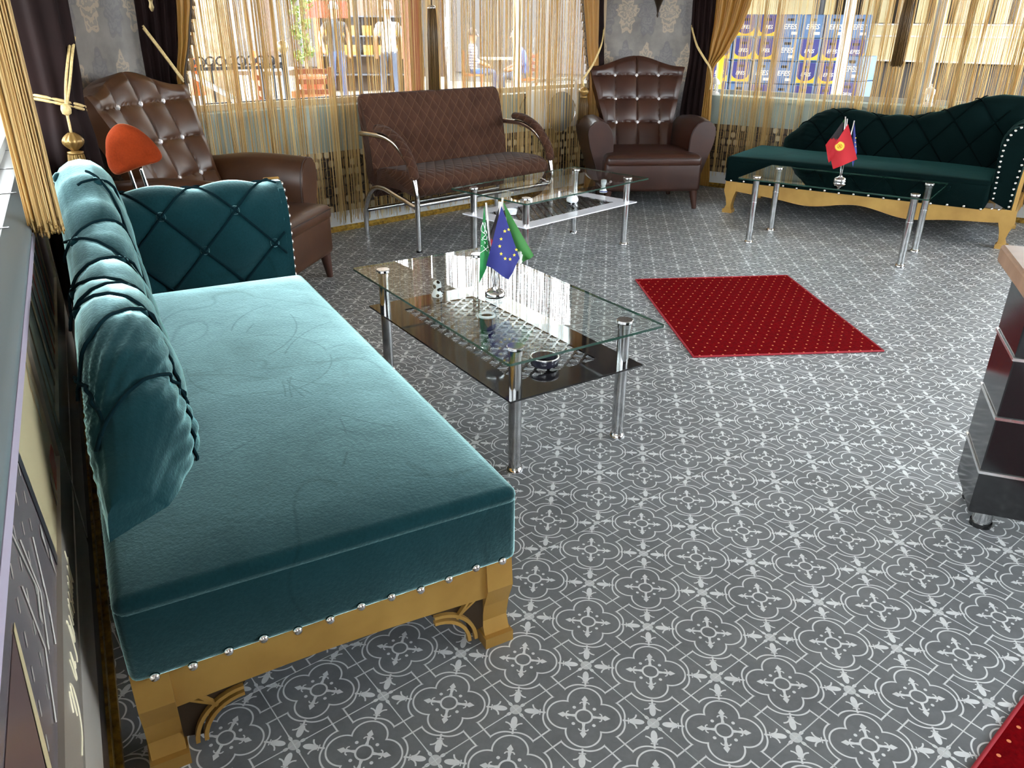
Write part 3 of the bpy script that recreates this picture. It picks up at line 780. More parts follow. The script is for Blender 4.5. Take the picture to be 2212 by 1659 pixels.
# ---------------------------------------------------------------- two-seat bench
def make_bench():
    t = thing('bench', 'brown quilted two-seat bench with curved chrome arms', 'bench', (-1.125, 4.651, 0), math.radians(49.8))
    BWd = 1.17
    def ft(path, wx, th):                                   # flat oval tube in the y-z plane
        return path
    for x in (.0, BWd):
        side = MB().tube(spline([(x, 0, 0), (x, .0, .22), (x, .004, .36), (x, .05, .50), (x, .16, .61), (x, .30, .66), (x, .46, .665), (x, .575, .66)], 7), .0165, 10)
        sf = side.build('arm_frame', M_chrome, t, True, 60)
        MB().tube([(x, 0, .0), (x, 0, .012)], .019, 10).build('foot_cap', M_black, sf)
        rl = MB().tube(spline([(x, .585, 0), (x, .58, .14), (x, .545, .25), (x, .47, .325), (x, .36, .345), (x, .18, .31), (x, .012, .275)], 7), .0165, 10).build('rear_leg', M_chrome, t, True, 60)
        pad = spline([(x, .03, .435), (x, .06, .525), (x, .16, .632), (x, .29, .686), (x, .40, .692)], 8); n = len(pad)
        V = []; F = []
        for i, p in enumerate(pad):
            tn = (pad[min(i+1, n-1)]-pad[max(i-1, 0)]).normalized(); nn = Vector((0, -tn.z, tn.y)); nn = nn if nn.z > 0 or nn.y < 0 else -nn
            e = min(1, min(i, n-1-i)/2+.45)
            for k in range(12):
                a = 2*PI*k/12; V.append(p+Vector((.034*math.cos(a)*e, 0, 0))+nn*(.024*math.sin(a)*e+.016))
        for i in range(n-1):
            for k in range(12): F.append((i*12+k, i*12+(k+1) % 12, (i+1)*12+(k+1) % 12, (i+1)*12+k))
        F += [tuple(range(12)), tuple(range((n-1)*12, n*12))]
        mb = MB().add(V, F); pd = obj('armrest_pad', mb.bm(), M_quilt, t, True, 70); uq(pd, 1/.06)
    for y, z in ((.02, .285), (.56, .175)):
        MB().tube([(0, y, z), (BWd, y, z)], .014, 10).build('cross_bar', M_steel, t, True, 60)
    sp = spline([(0, .50, .44), (0, .40, .462), (0, .22, .475), (0, .08, .468), (0, .008, .435), (0, -.004, .385), (0, .02, .335), (0, .06, .325)], 6)
    lo = spline([(0, .06, .325), (0, .20, .345), (0, .35, .345), (0, .48, .30), (0, .52, .26), (0, .55, .32), (0, .50, .44)], 5)
    loop = sp+lo[1:-1]
    def cushion(nm, loop, xa, xb):
        n = len(loop); V = []; F = []; xs = [xa, xa+.012]+[xa+.03+(xb-xa-.06)*i/10 for i in range(11)]+[xb-.012, xb]
        c = sum(loop, Vector())/n
        for x in xs:
            e = .90 if x in (xa, xb) else .975 if x in (xa+.012, xb-.012) else 1
            V += [Vector((x, c.y+(p.y-c.y)*e, c.z+(p.z-c.z)*e)) for p in loop]
        for i in range(len(xs)-1):
            for k in range(n): F.append((i*n+k, i*n+(k+1) % n, (i+1)*n+(k+1) % n, (i+1)*n+k))
        F += [tuple(range(n)), tuple(range((len(xs)-1)*n, len(xs)*n))]
        me = MB().add(V, F); o = obj(nm, me.bm(), M_quilt, t, True, 60)
        return o
    def uvl(o, loop):
        l = [0]
        for a, b in zip(loop, loop[1:]): l.append(l[-1]+(a-b).length)
        uv = o.data.uv_layers.new(name='UVMap')
        for lp in o.data.loops:
            c = o.data.vertices[lp.vertex_index].co
            k = min(range(len(loop)), key=lambda i: (loop[i].y-c.y)**2+(loop[i].z-c.z)**2)
            uv.data[lp.index].uv = (c.x/.075, l[k]/.10)
    st = cushion('seat', loop, .025, BWd-.025); uvl(st, loop)
    f = spline([(0, .455, .40), (0, .475, .55), (0, .505, .70), (0, .545, .85), (0, .56, .885)], 6)
    bkl = spline([(0, .575, .895), (0, .60, .885), (0, .60, .80), (0, .565, .60), (0, .545, .40), (0, .53, .34), (0, .475, .34)], 5)
    lb = f+bkl
    bk = cushion('backrest', lb, .005, BWd-.005); uvl(bk, lb)
    return t
def uq(o, k):
    uv = o.data.uv_layers.new(name='UVMap')
    for lp in o.data.loops:
        c = o.data.vertices[lp.vertex_index].co; uv.data[lp.index].uv = (c.x*k, (c.y+c.z)*k*.7)
make_bench()

# ---------------------------------------------------------------- stool with orange back standing behind the chaise arm
def make_stool():
    p = at(278, 330, 3.62)
    t = thing('bar_stool', 'orange velvet stool back on two chrome tubes behind the teal chaise', 'stool', (p.x, p.y, 0), math.radians(28))
    prof = spline([(-.125, 0, .80), (-.10, 0, .90), (-.03, 0, .965), (.05, 0, .95), (.12, 0, .885), (.165, 0, .80), (.15, 0, .76), (.06, 0, .745), (-.04, 0, .715), (-.09, 0, .705), (-.12, 0, .74), (-.125, 0, .80)], 5)[:-1]
    n = len(prof); c = sum(prof, Vector())/n; V = []; F = []
    lay = [(-.055, .55), (-.045, .84), (-.02, .985), (0, 1), (.02, .985), (.045, .84), (.055, .55)]
    for y, e in lay: V += [Vector((c.x+(p.x-c.x)*e, y+.06*((p.x-c.x)/.14)**2, c.z+(p.z-c.z)*e)) for p in prof]
    for i in range(len(lay)-1):
        for k in range(n): F.append((i*n+k, i*n+(k+1) % n, (i+1)*n+(k+1) % n, (i+1)*n+k))
    F += [tuple(range(n)), tuple(range((len(lay)-1)*n, len(lay)*n))]
    V = [Vector((v.x*.72, v.y*.72, .835+(v.z-.835)*.76-.012)) for v in V]
    obj('backrest', MB().add(V, F).bm(), M_orange, t, True, 70)
    for x in (-.015, .03): MB().tube(spline([(x, .02, .76), (x+.02, .01, .62), (x+.03, -.03, .52), (x+.03, -.16, .46)], 6), .0085, 8).build('back_tube', M_chrome, t, True)
    obj('seat', rbox(-.17, .18, -.36, -.02, .43, .50, .03, 3, .015, 6), M_orange, t, True, 60)
    MB().tube([(0, -.19, .03), (0, -.19, .43)], .022, 12).build('column', M_chrome, t, True)
    MB().lathe([(.19, 0), (.19, .012), (.05, .035), (.02, .05)], 28, (0, -.19, 0)).build('base', M_chrome, t, True, 40)
make_stool()

# ---------------------------------------------------------------- glass coffee tables
def rrect(hx, hy, r, n=4):
    P = []
    for cx, cy, a in ((hx-r, hy-r, 0), (-hx+r, hy-r, 90), (-hx+r, -hy+r, 180), (hx-r, -hy+r, 270)): P += arc((cx, cy), r, a, a+90, n)
    return P
def plate(P, z0, z1): return MB().prism(P, lambda a, b: Vector((a, b, z0)), lambda a, b: Vector((a, b, z1)))
def make_table(label, loc, ang, shelf, ln=1.13, wd=.60):
    t = thing('coffee_table', label, 'coffee table', loc, ang)
    P = rrect(ln/2, wd/2, .012); n = len(P)
    o = obj('glass_top', plate(P, .416, .424).bm(), [M_glass, M_glassedge], t)
    for pl in o.data.polygons:
        if abs(pl.normal.z) < .5: pl.material_index = 1
    for x in (-.467, .467):
        for y in (-.213, .213):
            lg = MB().lathe([(.0205, .008), (.0205, .402), (.0205, .4155)], 20, (x, y, 0)).build('leg', M_steel, t, True, 40)
            MB().lathe([(.029, 0), (.029, .005), (.024, .012), (.0215, .016)], 20, (x, y, 0)).build('foot', M_chrome, lg, True, 40)
            MB().lathe([(.027, .4245), (.027, .428), (.025, .430)], 24, (x, y, 0)).build('cap', M_steel, lg, True, 40)
            MB().lathe([(.0235, .402), (.0235, .4155)], 20, (x, y, 0)).build('neck', M_chrome, lg, True, 40)
            if True:
                MB().lathe([(.0225, .262), (.0225, .268)], 20, (x, y, 0)).build('collar', M_chrome, lg, True, 40)
    if shelf:
        m = M_blackglass if shelf == 'black' else M_whiteglass
        hx, hy = .515, .262; ix, iy = .40, .165
        fr = MB()
        for a in ((-hx, hx, -hy, -iy), (-hx, hx, iy, hy), (-hx, -ix, -iy, iy), (ix, hx, -iy, iy)): fr.box(a[0], a[1], a[2], a[3], .270, .276)
        sh = fr.build('shelf', m, t)
        MB().box(-ix, ix, -iy, iy, .2705, .2755).build('net_print_glass', M_netb, sh)
    return t
T1 = make_table('glass coffee table with black-bordered shelf beside the teal chaise', (-.372, 2.622, 0), math.radians(130), 'black')
T2 = make_table('glass coffee table with white-bordered shelf before the brown bench', (-.308, 4.80, 0), math.radians(52.5), 'white', 1.135, .615)
T3 = make_table('glass coffee table without shelf before the darker chaise', (1.481, 5.172, 0), math.radians(-29.3), None, 1.11, .635)
M_netb2 = M_netb

# ---------------------------------------------------------------- rugs
def rug(label, cs4, z=.006):
    c = sum(cs4, Vector())/4; ex = (cs4[1]-cs4[0]).normalized(); ang = math.atan2(ex.y, ex.x)
    t = thing('rug', label, 'rug', (c.x, c.y, 0), ang); Rm = Matrix.Rotation(-ang, 3, 'Z')
    P = [Rm @ (p-c) for p in cs4]
    nx, ny = 20, 16
    def G(u, v, k=1.0):
        a = P[0].lerp(P[1], u); b = P[3].lerp(P[2], u); p = a.lerp(b, v); p.z = z+.0015*math.sin(u*9)*math.sin(v*7); return p
    mb = MB().grid(G, nx, ny); k0 = len(mb.v); mb.grid(lambda u, v: Vector((G(u, v).x, G(u, v).y, .0002)), nx, ny)
    obj('pile', mb.bm(), M_rug, t, True)
    edge = [G(i/24, 0) for i in range(24)]+[G(1, i/24) for i in range(24)]+[G(1-i/24, 1) for i in range(24)]+[G(0, 1-i/24) for i in range(24)]
    MB().tube([Vector((p.x, p.y, .0048)) for p in edge], .0046, 6, closed=True).build('binding', M_rugedge, t, True)
rug('red dotted rug lying in the middle of the patterned floor', [fl(1498, 773), fl(1908, 760), fl(1700, 597), fl(1373, 606)])
q0, q1 = fl(2110, 1652), fl(2212, 1512); ex = (q1-q0).normalized(); ey = V2((ex.y, -ex.x))
a0 = q0-ex*.75; rug('red dotted rug at the foot of the black counter', [a0+ey*.7, a0+ex*1.6+ey*.7, a0+ex*1.6, a0])

# ---------------------------------------------------------------- black counter on the right
def make_counter():
    c0 = fl(2090, 1108, .055); c1 = fl(2066, 1020, .055); d = (c1-c0); d.z = 0; dd = d.normalized()
    fr = V2((dd.y, -dd.x)); fr = fr if fr.x > 0 else -fr      # front face runs to the right
    t = thing('counter', 'black gloss counter with silver lines and walnut top', 'counter', (c0.x, c0.y, 0), math.atan2(fr.y, fr.x))
    dl = d.length; W_ = 1.3; H_ = .70
    zs = [.055, .19, .355, .525, H_]
    for a, b in zip(zs, zs[1:]):
        obj('drawer_panel', rbox(0, W_, 0, dl, a+.004, b-.004, .003, 1), M_black, t)
    for z in zs[1:-1]: MB().box(-.004, W_+.004, -.004, dl+.004, z-.004, z+.004).build('silver_strip', M_silver, t)
    obj('worktop', rbox(-.03, W_+.05, -.05, dl+.09, H_-.005, H_+.045, .008, 2), M_woodtop, t)
    for x in (.05, W_-.05):
        for y in (.045, dl-.045):
            lg = MB().tube([(x, y, .012), (x, y, .055)], .026, 16).build('foot', M_steel, t, True, 40)
            MB().tube([(x, y, 0), (x, y, .014)], .029, 16).build('rubber_pad', M_black, lg, True, 40)
make_counter()
# ================================================================ curtains
def on_plane(W, u, v, off=0):
    P, d, n = W; r = ray(u, v); Q = P+n*off; k = (Q-CPOS).dot(n)/r.dot(n); p = CPOS+r*k
    return (p-P).dot(d), p.z
def drape(name, label, W, off, rows, nf, amp, m, cat='curtain', z_top=2.4, z_bot=.03, group=None, flare=0):
    P, d, n = W; tab = []
    for uL, uR, v in rows:
        a, z = on_plane(W, uL, v, off); b, _ = on_plane(W, uR, v, off); tab.append((z, a, b))
    tab.sort()
    lo, hi = tab[0], tab[-1]
    if lo[0] > z_bot: tab = [(z_bot, lo[1]-flare, lo[2]+flare)]+tab
    tab.append((z_top, hi[1]-(hi[1]-tab[-2][1])*.4, hi[2]+(hi[2]-tab[-2][2])*.4))
    tz_ = [(t[0], t[1]) for t in tab]; tb_ = [(t[0], t[2]) for t in tab]
    ph = random.random()*6
    def G(u, v):
        z = z_bot+(z_top-z_bot)*v; a, b = interp(tz_, z), interp(tb_, z); w = abs(b-a)
        k = math.sin(2*PI*nf*u+ph+.5*math.sin(v*5))*.7+.3*math.sin(4*PI*nf*u+1.3*v*4)
        return wp(P, d, n, a+(b-a)*u, off-amp*k*(.6+.4*min(1, w/.3)), z)
    mb = MB().grid(G, nf*12, 60); k0 = len(mb.v); mb.grid(lambda u, v: G(u, v)+n*.004, nf*12, 60)
    o = obj(name, mb.bm(), m, None, True); return tag(o, label, cat, group), G
def rope(path, r=.006): return spline(path, 8)
def tassel_parts(t, top, ln, r, m_fr, m_bead=M_bead, bead=True):
    x, y, z = top
    if bead:
        nb = 10
        def Bd(u, v):
            a = 2*PI*u; h = v; rr = r*(.35+.85*math.sin(PI*min(1, h*1.02))**.9)*(1+.07*math.cos(nb*a)); return Vector((x+rr*math.cos(a), y+rr*math.sin(a), z-h*r*2.2))
        obj('bead', MB().grid(Bd, 40, 14, cu=True).bm(), m_bead, t, True)
        MB().lathe([(r*.5, 0), (r*.95, -.004), (r*.95, -.012), (r*.6, -.02)], 20, (x, y, z-r*2.2)).build('collar', m_bead, t, True)
        z0 = z-r*2.2-.015
    else:
        MB().lathe([(r*.25, .012), (r*.8, .004), (r, -.006), (r*1.0, -.012)], 20, (x, y, z)).build('cap', m_bead, t, True); z0 = z-.01
    mb = MB()
    for k in range(int(70)):
        a = k*2.399; q = math.sqrt((k+.5)/70); r0_ = r*.9*q; r1_ = r*1.25*q
        e = random.uniform(-.012, .012)
        mb.tube([(x+r0_*math.cos(a), y+r0_*math.sin(a), z0), (x+r1_*math.cos(a), y+r1_*math.sin(a), z0-ln*.3), (x+r1_*1.03*math.cos(a), y+r1_*1.03*math.sin(a), z0-ln+e)], r*.105, 4)
    o = mb.build('fringe', m_fr, t, True); o['kind'] = 'stuff'
    return z0-ln

def string_curtain(name, label, W, off, s0, s1, ncl, m, z_bot=(.06, .14), dens=None, wob=.012):
    P, d, n = W; mb = MB(); k = 0
    while k < ncl:
        s = random.uniform(s0, s1)
        if dens and random.random() > dens(s): continue
        k += 1
        big = random.random()
        cnt = 1 if big < .55 else random.randint(2, 5)
        for c in range(cnt):
            ss = s+random.gauss(0, .008); o2 = off+random.uniform(-.012, .012); zb = random.uniform(*z_bot)
            a = random.uniform(-wob, wob); ph = random.random()*6; r = random.choice((.0014, .0018, .0024))
            pts = [wp(P, d, n, ss+a*(t*2-1)+.004*math.sin(ph+t*7), o2+.004*math.cos(ph+t*5), 2.36+(zb-2.36)*t) for t in (0, .3, .5, .62, .74, .87, 1)]
            mb.tube(pts, r, 3, cap=False)
    o = mb.build(name, m, None, True); return tag(o, label, 'string curtain', None, 'stuff')
string_curtain('string_curtain', 'gold string curtain hanging behind the brown bench', BW, -.078, -.92, 2.34, 330, M_string)
string_curtain('string_curtain', 'pale gold string curtain hanging behind the darker chaise', RW, -.06, .02, 3.7, 430, M_string2, (.10, .16), lambda s: .55 if s < 1.05 else 1)

# gathered string bundle by the near window
def bundle():
    P, d, n = LW; s_, z_ = on_plane(LW, 98, 480, -.045); p = wp(P, d, n, s_, -.045, 0)
    t = thing('string_bundle', 'gathered gold string curtain hanging in front of the picture panels', 'string curtain', (p.x, p.y, 0))
    mb = MB(); tips = MB()
    for k in range(190):
        a = random.random()*2*PI; q = math.sqrt(random.random()); e = random.uniform(-.035, .012)
        x, y = .043*q*math.cos(a), .032*q*math.sin(a)
        b = Vector((x*1.08+random.gauss(0, .002), y*1.08, z_+e)); mb.tube([Vector((x*.75, y*.75, 2.38)), Vector((x, y, 1.5)), Vector((x*1.05, y*1.05, 1.0)), b], .0021, 4, cap=False)
        tips.lathe([(.0015, .006), (.003, .002), (.002, -.004)], 5, b)
    o = mb.build('strands', M_string, t, True); o['kind'] = 'stuff'
    o = tips.build('bead_tips', M_bead, t, True); o['kind'] = 'stuff'
    MB().lathe([(.03, 2.34), (.045, 2.36), (.045, 2.40)], 16).build('heading', M_goldd, t)
bundle()

# dark drape with rope tie and tassel by the west column
def tied_bundle():
    p = at(122, 225, 3.95); zt = p.z
    t = thing('curtain', 'dark brown gathered curtain with a gold rope tie and hanging tassel', 'curtain', (p.x, p.y, 0))
    tab = [(.0, .17), (.5, .15), (zt-.15, .125), (zt, .105), (zt+.12, .115), (1.4, .125), (2.4, .14)]
    nfd = 9
    def G(u, v):
        z = .02+2.38*v; r = interp(tab, z); a = 2*PI*u; k = 1+.10*math.sin(nfd*a+.6*math.sin(z*4))
        return Vector((r*k*math.cos(a), r*.8*k*math.sin(a), z))
    obj('cloth', MB().grid(G, 108, 60, cu=True).bm(), M_drape, t, True)
    for dz in (0, .014):
        MB().tube([Vector((.110*math.cos(2*PI*i/32), .090*math.sin(2*PI*i/32), zt+dz-.03*math.sin(2*PI*i/32+.6))) for i in range(32)], .0065, 6, closed=True).build('rope', M_rope, t, True)
    dirc = (CPOS-p); dirc.z = 0; dirc.normalize(); side = V2((-dirc.y, dirc.x))
    f = dirc*.125+side*.0
    kx = Vector((f.x, f.y, zt-.012))+side*(.03)
    MB().lathe([(.004, .024), (.017, .016), (.02, 0), (.017, -.016), (.004, -.024)], 12, kx).build('knot', M_rope, t, True)
    for off in (0, .014): MB().tube(spline([kx, kx+side*(.02+off)+UP*.10, kx+side*(.05+off)+UP*.2-dirc*.03, kx+side*(.075+off)+UP*.27-dirc*.10], 6), .006, 6).build('rope', M_rope, t, True)
    MB().tube(spline([kx, kx-UP*.05, kx-UP*.09+side*.0], 4), .006, 6).build('rope', M_rope, t, True)
    tassel_parts(t, kx-UP*.09, .27, .033, M_fringe)
tied_bundle()

# drapes beside the windows
drape('curtain', 'dark brown curtain between the west column and the gold curtain', BW, -.10, [(292, 388, 0), (306, 390, 100), (318, 392, 170)], 4, .03, M_drape)
g1, G1 = drape('curtain', 'olive gold curtain edged with brown tassels behind the leather armchair', BW, -.15, [(382, 412, 0), (386, 408, 80), (383, 398, 170)], 2, .022, M_golddrape)
g2, G2 = drape('curtain', 'gold curtain edged with tassels beside the north column', BW, -.11, [(1257, 1292, 0), (1263, 1290, 90), (1269, 1291, 160), (1270, 1292, 240)], 3, .022, M_golddrape)
drape('curtain', 'narrow dark brown curtain left of the damask column', BW, -.10, [(1289, 1307, 0), (1288, 1306, 120), (1292, 1308, 240)], 2, .02, M_drape)
drape('curtain', 'dark brown curtain to the right of the north column', RW, -.10, [(1496, 1548, 0), (1490, 1536, 120), (1470, 1524, 240)], 4, .03, M_drape)
g3, G3 = drape('curtain', 'gold curtain swept aside by a rope tie next to the crates', RW, -.16, [(1547, 1624, 0), (1542, 1606, 50), (1533, 1574, 105), (1527, 1542, 145), (1521, 1538, 200), (1513, 1534, 260), (1512, 1532, 385)], 4, .03, M_golddrape)
def small_tassels(G, root, u, v0, v1, n, inward, m=M_brownfr):
    for k in range(n):
        p = G(u, v0+(v1-v0)*k/(n-1)); a = Vector((inward.x*.012, inward.y*.012, 0))
        mb = MB().lathe([(.004, 0), (.009, -.008), (.006, -.016), (.012, -.045), (.014, -.05)], 8); mb.v = [v+p+a for v in mb.v]
        mb.build('tassel', m, root, True)
    MB().tube([G(u, v0-.03+(v1-v0+.06)*k/40)+Vector((inward.x*.004, inward.y*.004, 0)) for k in range(41)], .008, 6).build('braid', M_goldd, root, True)
small_tassels(G1, g1, 1.0, .40, .75, 14, dB)
small_tassels(G2, g2, 0.0, .36, .75, 16, -dB)
def tieback(label, pts, tas=None):
    t = thing('curtain_tie', label, 'rope')
    for o in (0, .012): MB().tube(spline([p-UP*o for p in pts], 8), .0055, 6).build('rope', M_rope, t, True)
    if tas is not None: tassel_parts(t, tas, .19, .03, M_brownfr)
def pw(W, u, v, off): s, z = on_plane(W, u, v, off); return wp(*W, s, off, z)
tieback('gold rope tie stretched from the west column to the olive curtain', [pw(BW, 308, 55, -.18), pw(BW, 350, 110, -.20), pw(BW, 396, 172, -.21)])
tieback('gold rope tie with tassel on the curtain left of the north column', [pw(BW, 1305, 60, -.10), pw(BW, 1299, 95, -.20), pw(BW, 1282, 135, -.22), pw(BW, 1266, 160, -.21), pw(BW, 1259, 172, -.20), pw(BW, 1262, 186, -.20)], pw(BW, 1262, 188, -.20))
tieback('gold rope tie on the swept gold curtain right of the north column', [pw(RW, 1494, 55, -.10), pw(RW, 1505, 95, -.22), pw(RW, 1522, 125, -.23), pw(RW, 1534, 145, -.22), pw(RW, 1537, 170, -.21), pw(RW, 1534, 190, -.20)])
for lb, W, u0, v0, u1, v1, wd in (('long brown tassel hanging before the beige window post', BW, 922, 14, 938, 195, .028), ('long brown tassel hanging before the cream awning', RW, 1955, -10, 1937, 138, .03)):
    s_, z_ = on_plane(W, u1, v1, -.19); _, z2 = on_plane(W, u0, v0, -.19); p = wp(*W, s_, -.19, 0)
    t = thing('tassel', lb, 'tassel', (p.x, p.y, 0)); tassel_parts(t, (0, 0, z2), z2-z_, wd, M_brownfr, M_chrome, False)
    MB().tube([(0, 0, z2), (0, 0, 2.6)], .004, 6).build('cord', M_goldd, t, True)

# ================================================================ lamps on the columns (finials in view)
def lantern(label, p, zf, m):
    t = thing('pendant_lamp', label, 'lamp', (p.x, p.y, 0)); z = zf
    MB().lathe([(.003, 0), (.010, .015), (.006, .03), (.009, .04), (.014, .07), (.030, .11), (.055, .15), (.06, .17), (.085, .19), (.09, .21), (.05, .24), (.085, .29), (.105, .36), (.10, .46), (.06, .54), (.03, .58), (.012, .60)], 20, (0, 0, z)).build('body', m, t, True, 50)
    MB().tube([(0, 0, z+.6), (0, 0, HC)], .005, 6).build('chain', m, t, True)
p = at(329, 25, 3.55); lantern('brass pendant lamp hanging before the dark curtain', p, p.z-.0, vary(mat('old_brass', (.2, .15, .08), .4, .7), srgb(92, 78, 52), srgb(130, 112, 76), 20))
p = at(1420, 38, 6.75); lantern('dark bronze pendant lamp hanging before the north column', p, p.z, mat('dark_bronze_lamp', srgb(40, 28, 20), .4, .6))

# ================================================================ small things indoors
def lantern_white(label, u, v):
    s_, _ = on_plane(RW, u, v, .1); p = wp(*RW, s_, .1, .762)
    t = thing('ornament', label, 'ornament', p)
    MB().lathe([(.05, 0), (.05, .012), (.035, .02), (.03, .026)], 12).build('base', M_white, t, True, 40)
    for k in range(6): MB().tube([(.03*math.cos(k*PI/3), .03*math.sin(k*PI/3), .024), (.03*math.cos(k*PI/3), .03*math.sin(k*PI/3), .085)], .005, 6).build('post', M_white, t)
    MB().lathe([(.046, .083), (.046, .092), (.036, .115), (.016, .132), (.006, .14), (.009, .15), (.002, .158)], 14).build('dome', M_white, t, True, 50)
lantern_white('small white lantern ornament on the ledge by the gold curtain', 1541, 205)
lantern_white('small white lantern ornament on the ledge behind the darker chaise', 2003, 225)
def fan_heater():
    s_a, _ = on_plane(BW, 1140, 225, -.04); s_b, _ = on_plane(BW, 1250, 225, -.04); wid = s_b-s_a
    p = B((s_a+s_b)/2, -.002, 0); t = thing('wall_heater', 'white wall heater with a round grey front behind the string curtain', 'heater', p, math.atan2(dB.y, dB.x))
    obj('body', rbox(-wid/2, wid/2, -.042, .0, .535, .835, .02, 4), M_white, t, True, 50)
    g = mat('grey_disc', srgb(120, 124, 126), .5)
    MB().lathe([(.001, -.052), (.15, -.050), (.155, -.042)], 40, (.08, 0, .66), 'y').build('disc', g, t, True, 40)
    MB().tube([(.08+.165*math.cos(2*PI*i/40), -.044, .66+.165*math.sin(2*PI*i/40)*.75) for i in range(40)], .006, 6, closed=True).build('rim', M_silver, t, True)
    MB().tube([(-wid/2+.03, -.03, .83), (-wid/2+.04, -.03, .89), (-wid/2+.12, -.03, .905), (wid/2-.12, -.03, .905), (wid/2-.04, -.03, .89), (wid/2-.03, -.03, .83)], .012, 8).build('handle', M_white, t, True)
    MB().tube(spline([(-wid/2, -.03, .80), (-wid/2-.06, -.03, .74), (-wid/2-.10, -.03, .62), (-wid/2-.05, -.03, .57), (-wid/2-.02, -.03, .66), (-wid/2+.0, -.03, .70)], 6), .004, 5).build('cable', M_black, t, True)
fan_heater()
def tz_on(T, x, y, z=.276):
    c, s = math.cos(T.rotation_euler.z), math.sin(T.rotation_euler.z); return Vector((T.location.x+c*x-s*y, T.location.y+s*x+c*y, z))
def spots():
    m = mat('black_spots_on_white', (.9, .9, .92), .25); n = N(m); v = n.new('ShaderNodeTexVoronoi'); v.inputs['Scale'].default_value = 34
    n.l.new(n.coord('Object'), v.inputs['Vector']); f = X(n, v.outputs['Distance']).lt(.34)
    n.l.new(n.mix(f, (.85, .85, .88, 1), (.01, .01, .012, 1)), pb(m).inputs['Base Color']); return m
M_spots = spots(); M_blue = mat('cobalt_glaze', srgb(48, 58, 130), .2); M_porc = mat('porcelain', srgb(225, 226, 232), .2)
def pot(name, label, cat, p, prof, m, group=None, rim=None):
    t = thing(name, label, cat, p, 0, group)
    MB().lathe(prof, 22).build('bowl', m, t, True, 40)
    if rim: MB().tube([(rim[0]*math.cos(2*PI*i/24), rim[0]*math.sin(2*PI*i/24), rim[1]) for i in range(24)], rim[2], 6, closed=True).build('rim', rim[3], t, True)
    return t
SUG = [(.018, 0), (.026, .004), (.036, .02), (.038, .034), (.032, .05), (.022, .058), (.020, .064), (.025, .068), (.017, .067), (.016, .04)]
qp = fl(1236, 442, .277); pot('sugar_bowl', 'white jar with black spots on the white-bordered shelf', 'jar', qp, SUG, M_spots, None, (.024, .067, .003, M_porc))
qp = fl(1303, 415, .277); t = pot('salt_cellar', 'white and blue ceramic shaker on the white-bordered shelf', 'shaker', qp, [(.026, 0), (.027, .006), (.018, .022), (.013, .04), (.016, .052), (.02, .07), (.018, .082), (.004, .086)], M_porc, None, (.025, .006, .004, M_blue))
qp = fl(1105, 462, .277); pot('ashtray', 'small pale glass ashtray on the white-bordered shelf', 'ashtray', qp, [(.03, 0), (.036, .025), (.032, .026), (.028, .006)], mat('pale_glass', (.8, .82, .85), .1), None, (.034, .025, .003, M_porc))
M_dkglass = mat('dark_glass', (.02, .02, .03), .08)
AST = [(.030, 0), (.046, .008), (.05, .026), (.046, .034), (.041, .032), (.036, .010)]
qp = fl(1176, 790, .277); pot('ashtray', 'black ceramic ashtray with silver rim on the shelf near the table edge', 'ashtray', qp, AST, M_dkglass, None, (.046, .034, .003, M_silver))
qp = fl(1052, 712, .277); pot('sugar_bowl', 'dark jar with white top on the black-bordered shelf', 'jar', qp, [(.022, 0), (.032, .01), (.033, .035), (.028, .05), (.03, .058), (.024, .058), (.022, .03)], M_dkglass, None, (.028, .056, .006, M_porc))
qp = fl(945, 640, .277); pot('ornament', 'white spotted little figurine at the far end of the black-bordered shelf', 'ornament', qp, [(.022, 0), (.024, .01), (.014, .03), (.018, .045), (.016, .06), (.004, .07)], M_spots)

# ================================================================ flag stands
def cloth(name, t, frame, corners, m, nx=14, ny=18, bend=.012, seed=0, back=0.0):
    # corners: top, left, bottom, right in local (x across, z up); hoist from top to left
    o_, ex_ = frame; ey_ = V2((-ex_.y, ex_.x))
    A_, B_, C_, D_ = [Vector((a, b)) for a, b in corners]
    def G(u, v):
        p = (A_*(1-v)+B_*v)*(1-u)+(D_*(1-v)+C_*v)*u
        y = back+bend*math.sin(u*PI*1.6+seed)*(.3+v)+.006*math.sin(v*7+seed)
        return o_+ex_*p.x+ey_*y+UP*p.y
    mb = MB().grid(G, nx, ny); mb2 = mb.bm()
    me = obj(name, mb2, m, t, True)
    uv = me.data.uv_layers.new(name='UVMap')
    return me, G
def flagmat(name, cols, axis='v'):
    m = mat(name, cols[0][1], .75, 0, Sheen_Weight=.3); return m
def star_poly(r, n=5, k=.42):
    return [(r*(1 if i % 2 == 0 else k)*math.cos(PI/2+PI*i/n), r*(1 if i % 2 == 0 else k)*math.sin(PI/2+PI*i/n)) for i in range(2*n)]
class FlagSet:
    def __init__(s, u, v, zt):
        s.p = fl(u, v, zt); q = s.p-CPOS; s.dist = q.dot(_f); s.ex = V2((-(CPOS-s.p).y, (CPOS-s.p).x)).normalized()
        s.ex = s.ex if s.ex.x > 0 else -s.ex
        s.u, s.v = u, v
    def loc(s, u, v):                      # pixel to local (x, z) on the upright plane through the stand
        n_ = V2((-s.ex.y, s.ex.x)); r = ray(u, v); k = (s.p-CPOS).dot(n_)/r.dot(n_); w_ = CPOS+r*k
        return ((w_-s.p).dot(s.ex), w_.z-s.p.z)
def emblem(name, G, polys, m, parent, nudge):
    mb = MB()
    for (cu, cv, pts, su, sv) in polys:
        V = [G(cu+a*su, cv+b*sv)+nudge for a, b in pts]; c = G(cu, cv)+nudge; n_ = len(V)
        mb.add([c]+V, [(0, i+1, (i+1) % n_+1) for i in range(n_)])
    return mb.build(name, m, parent)
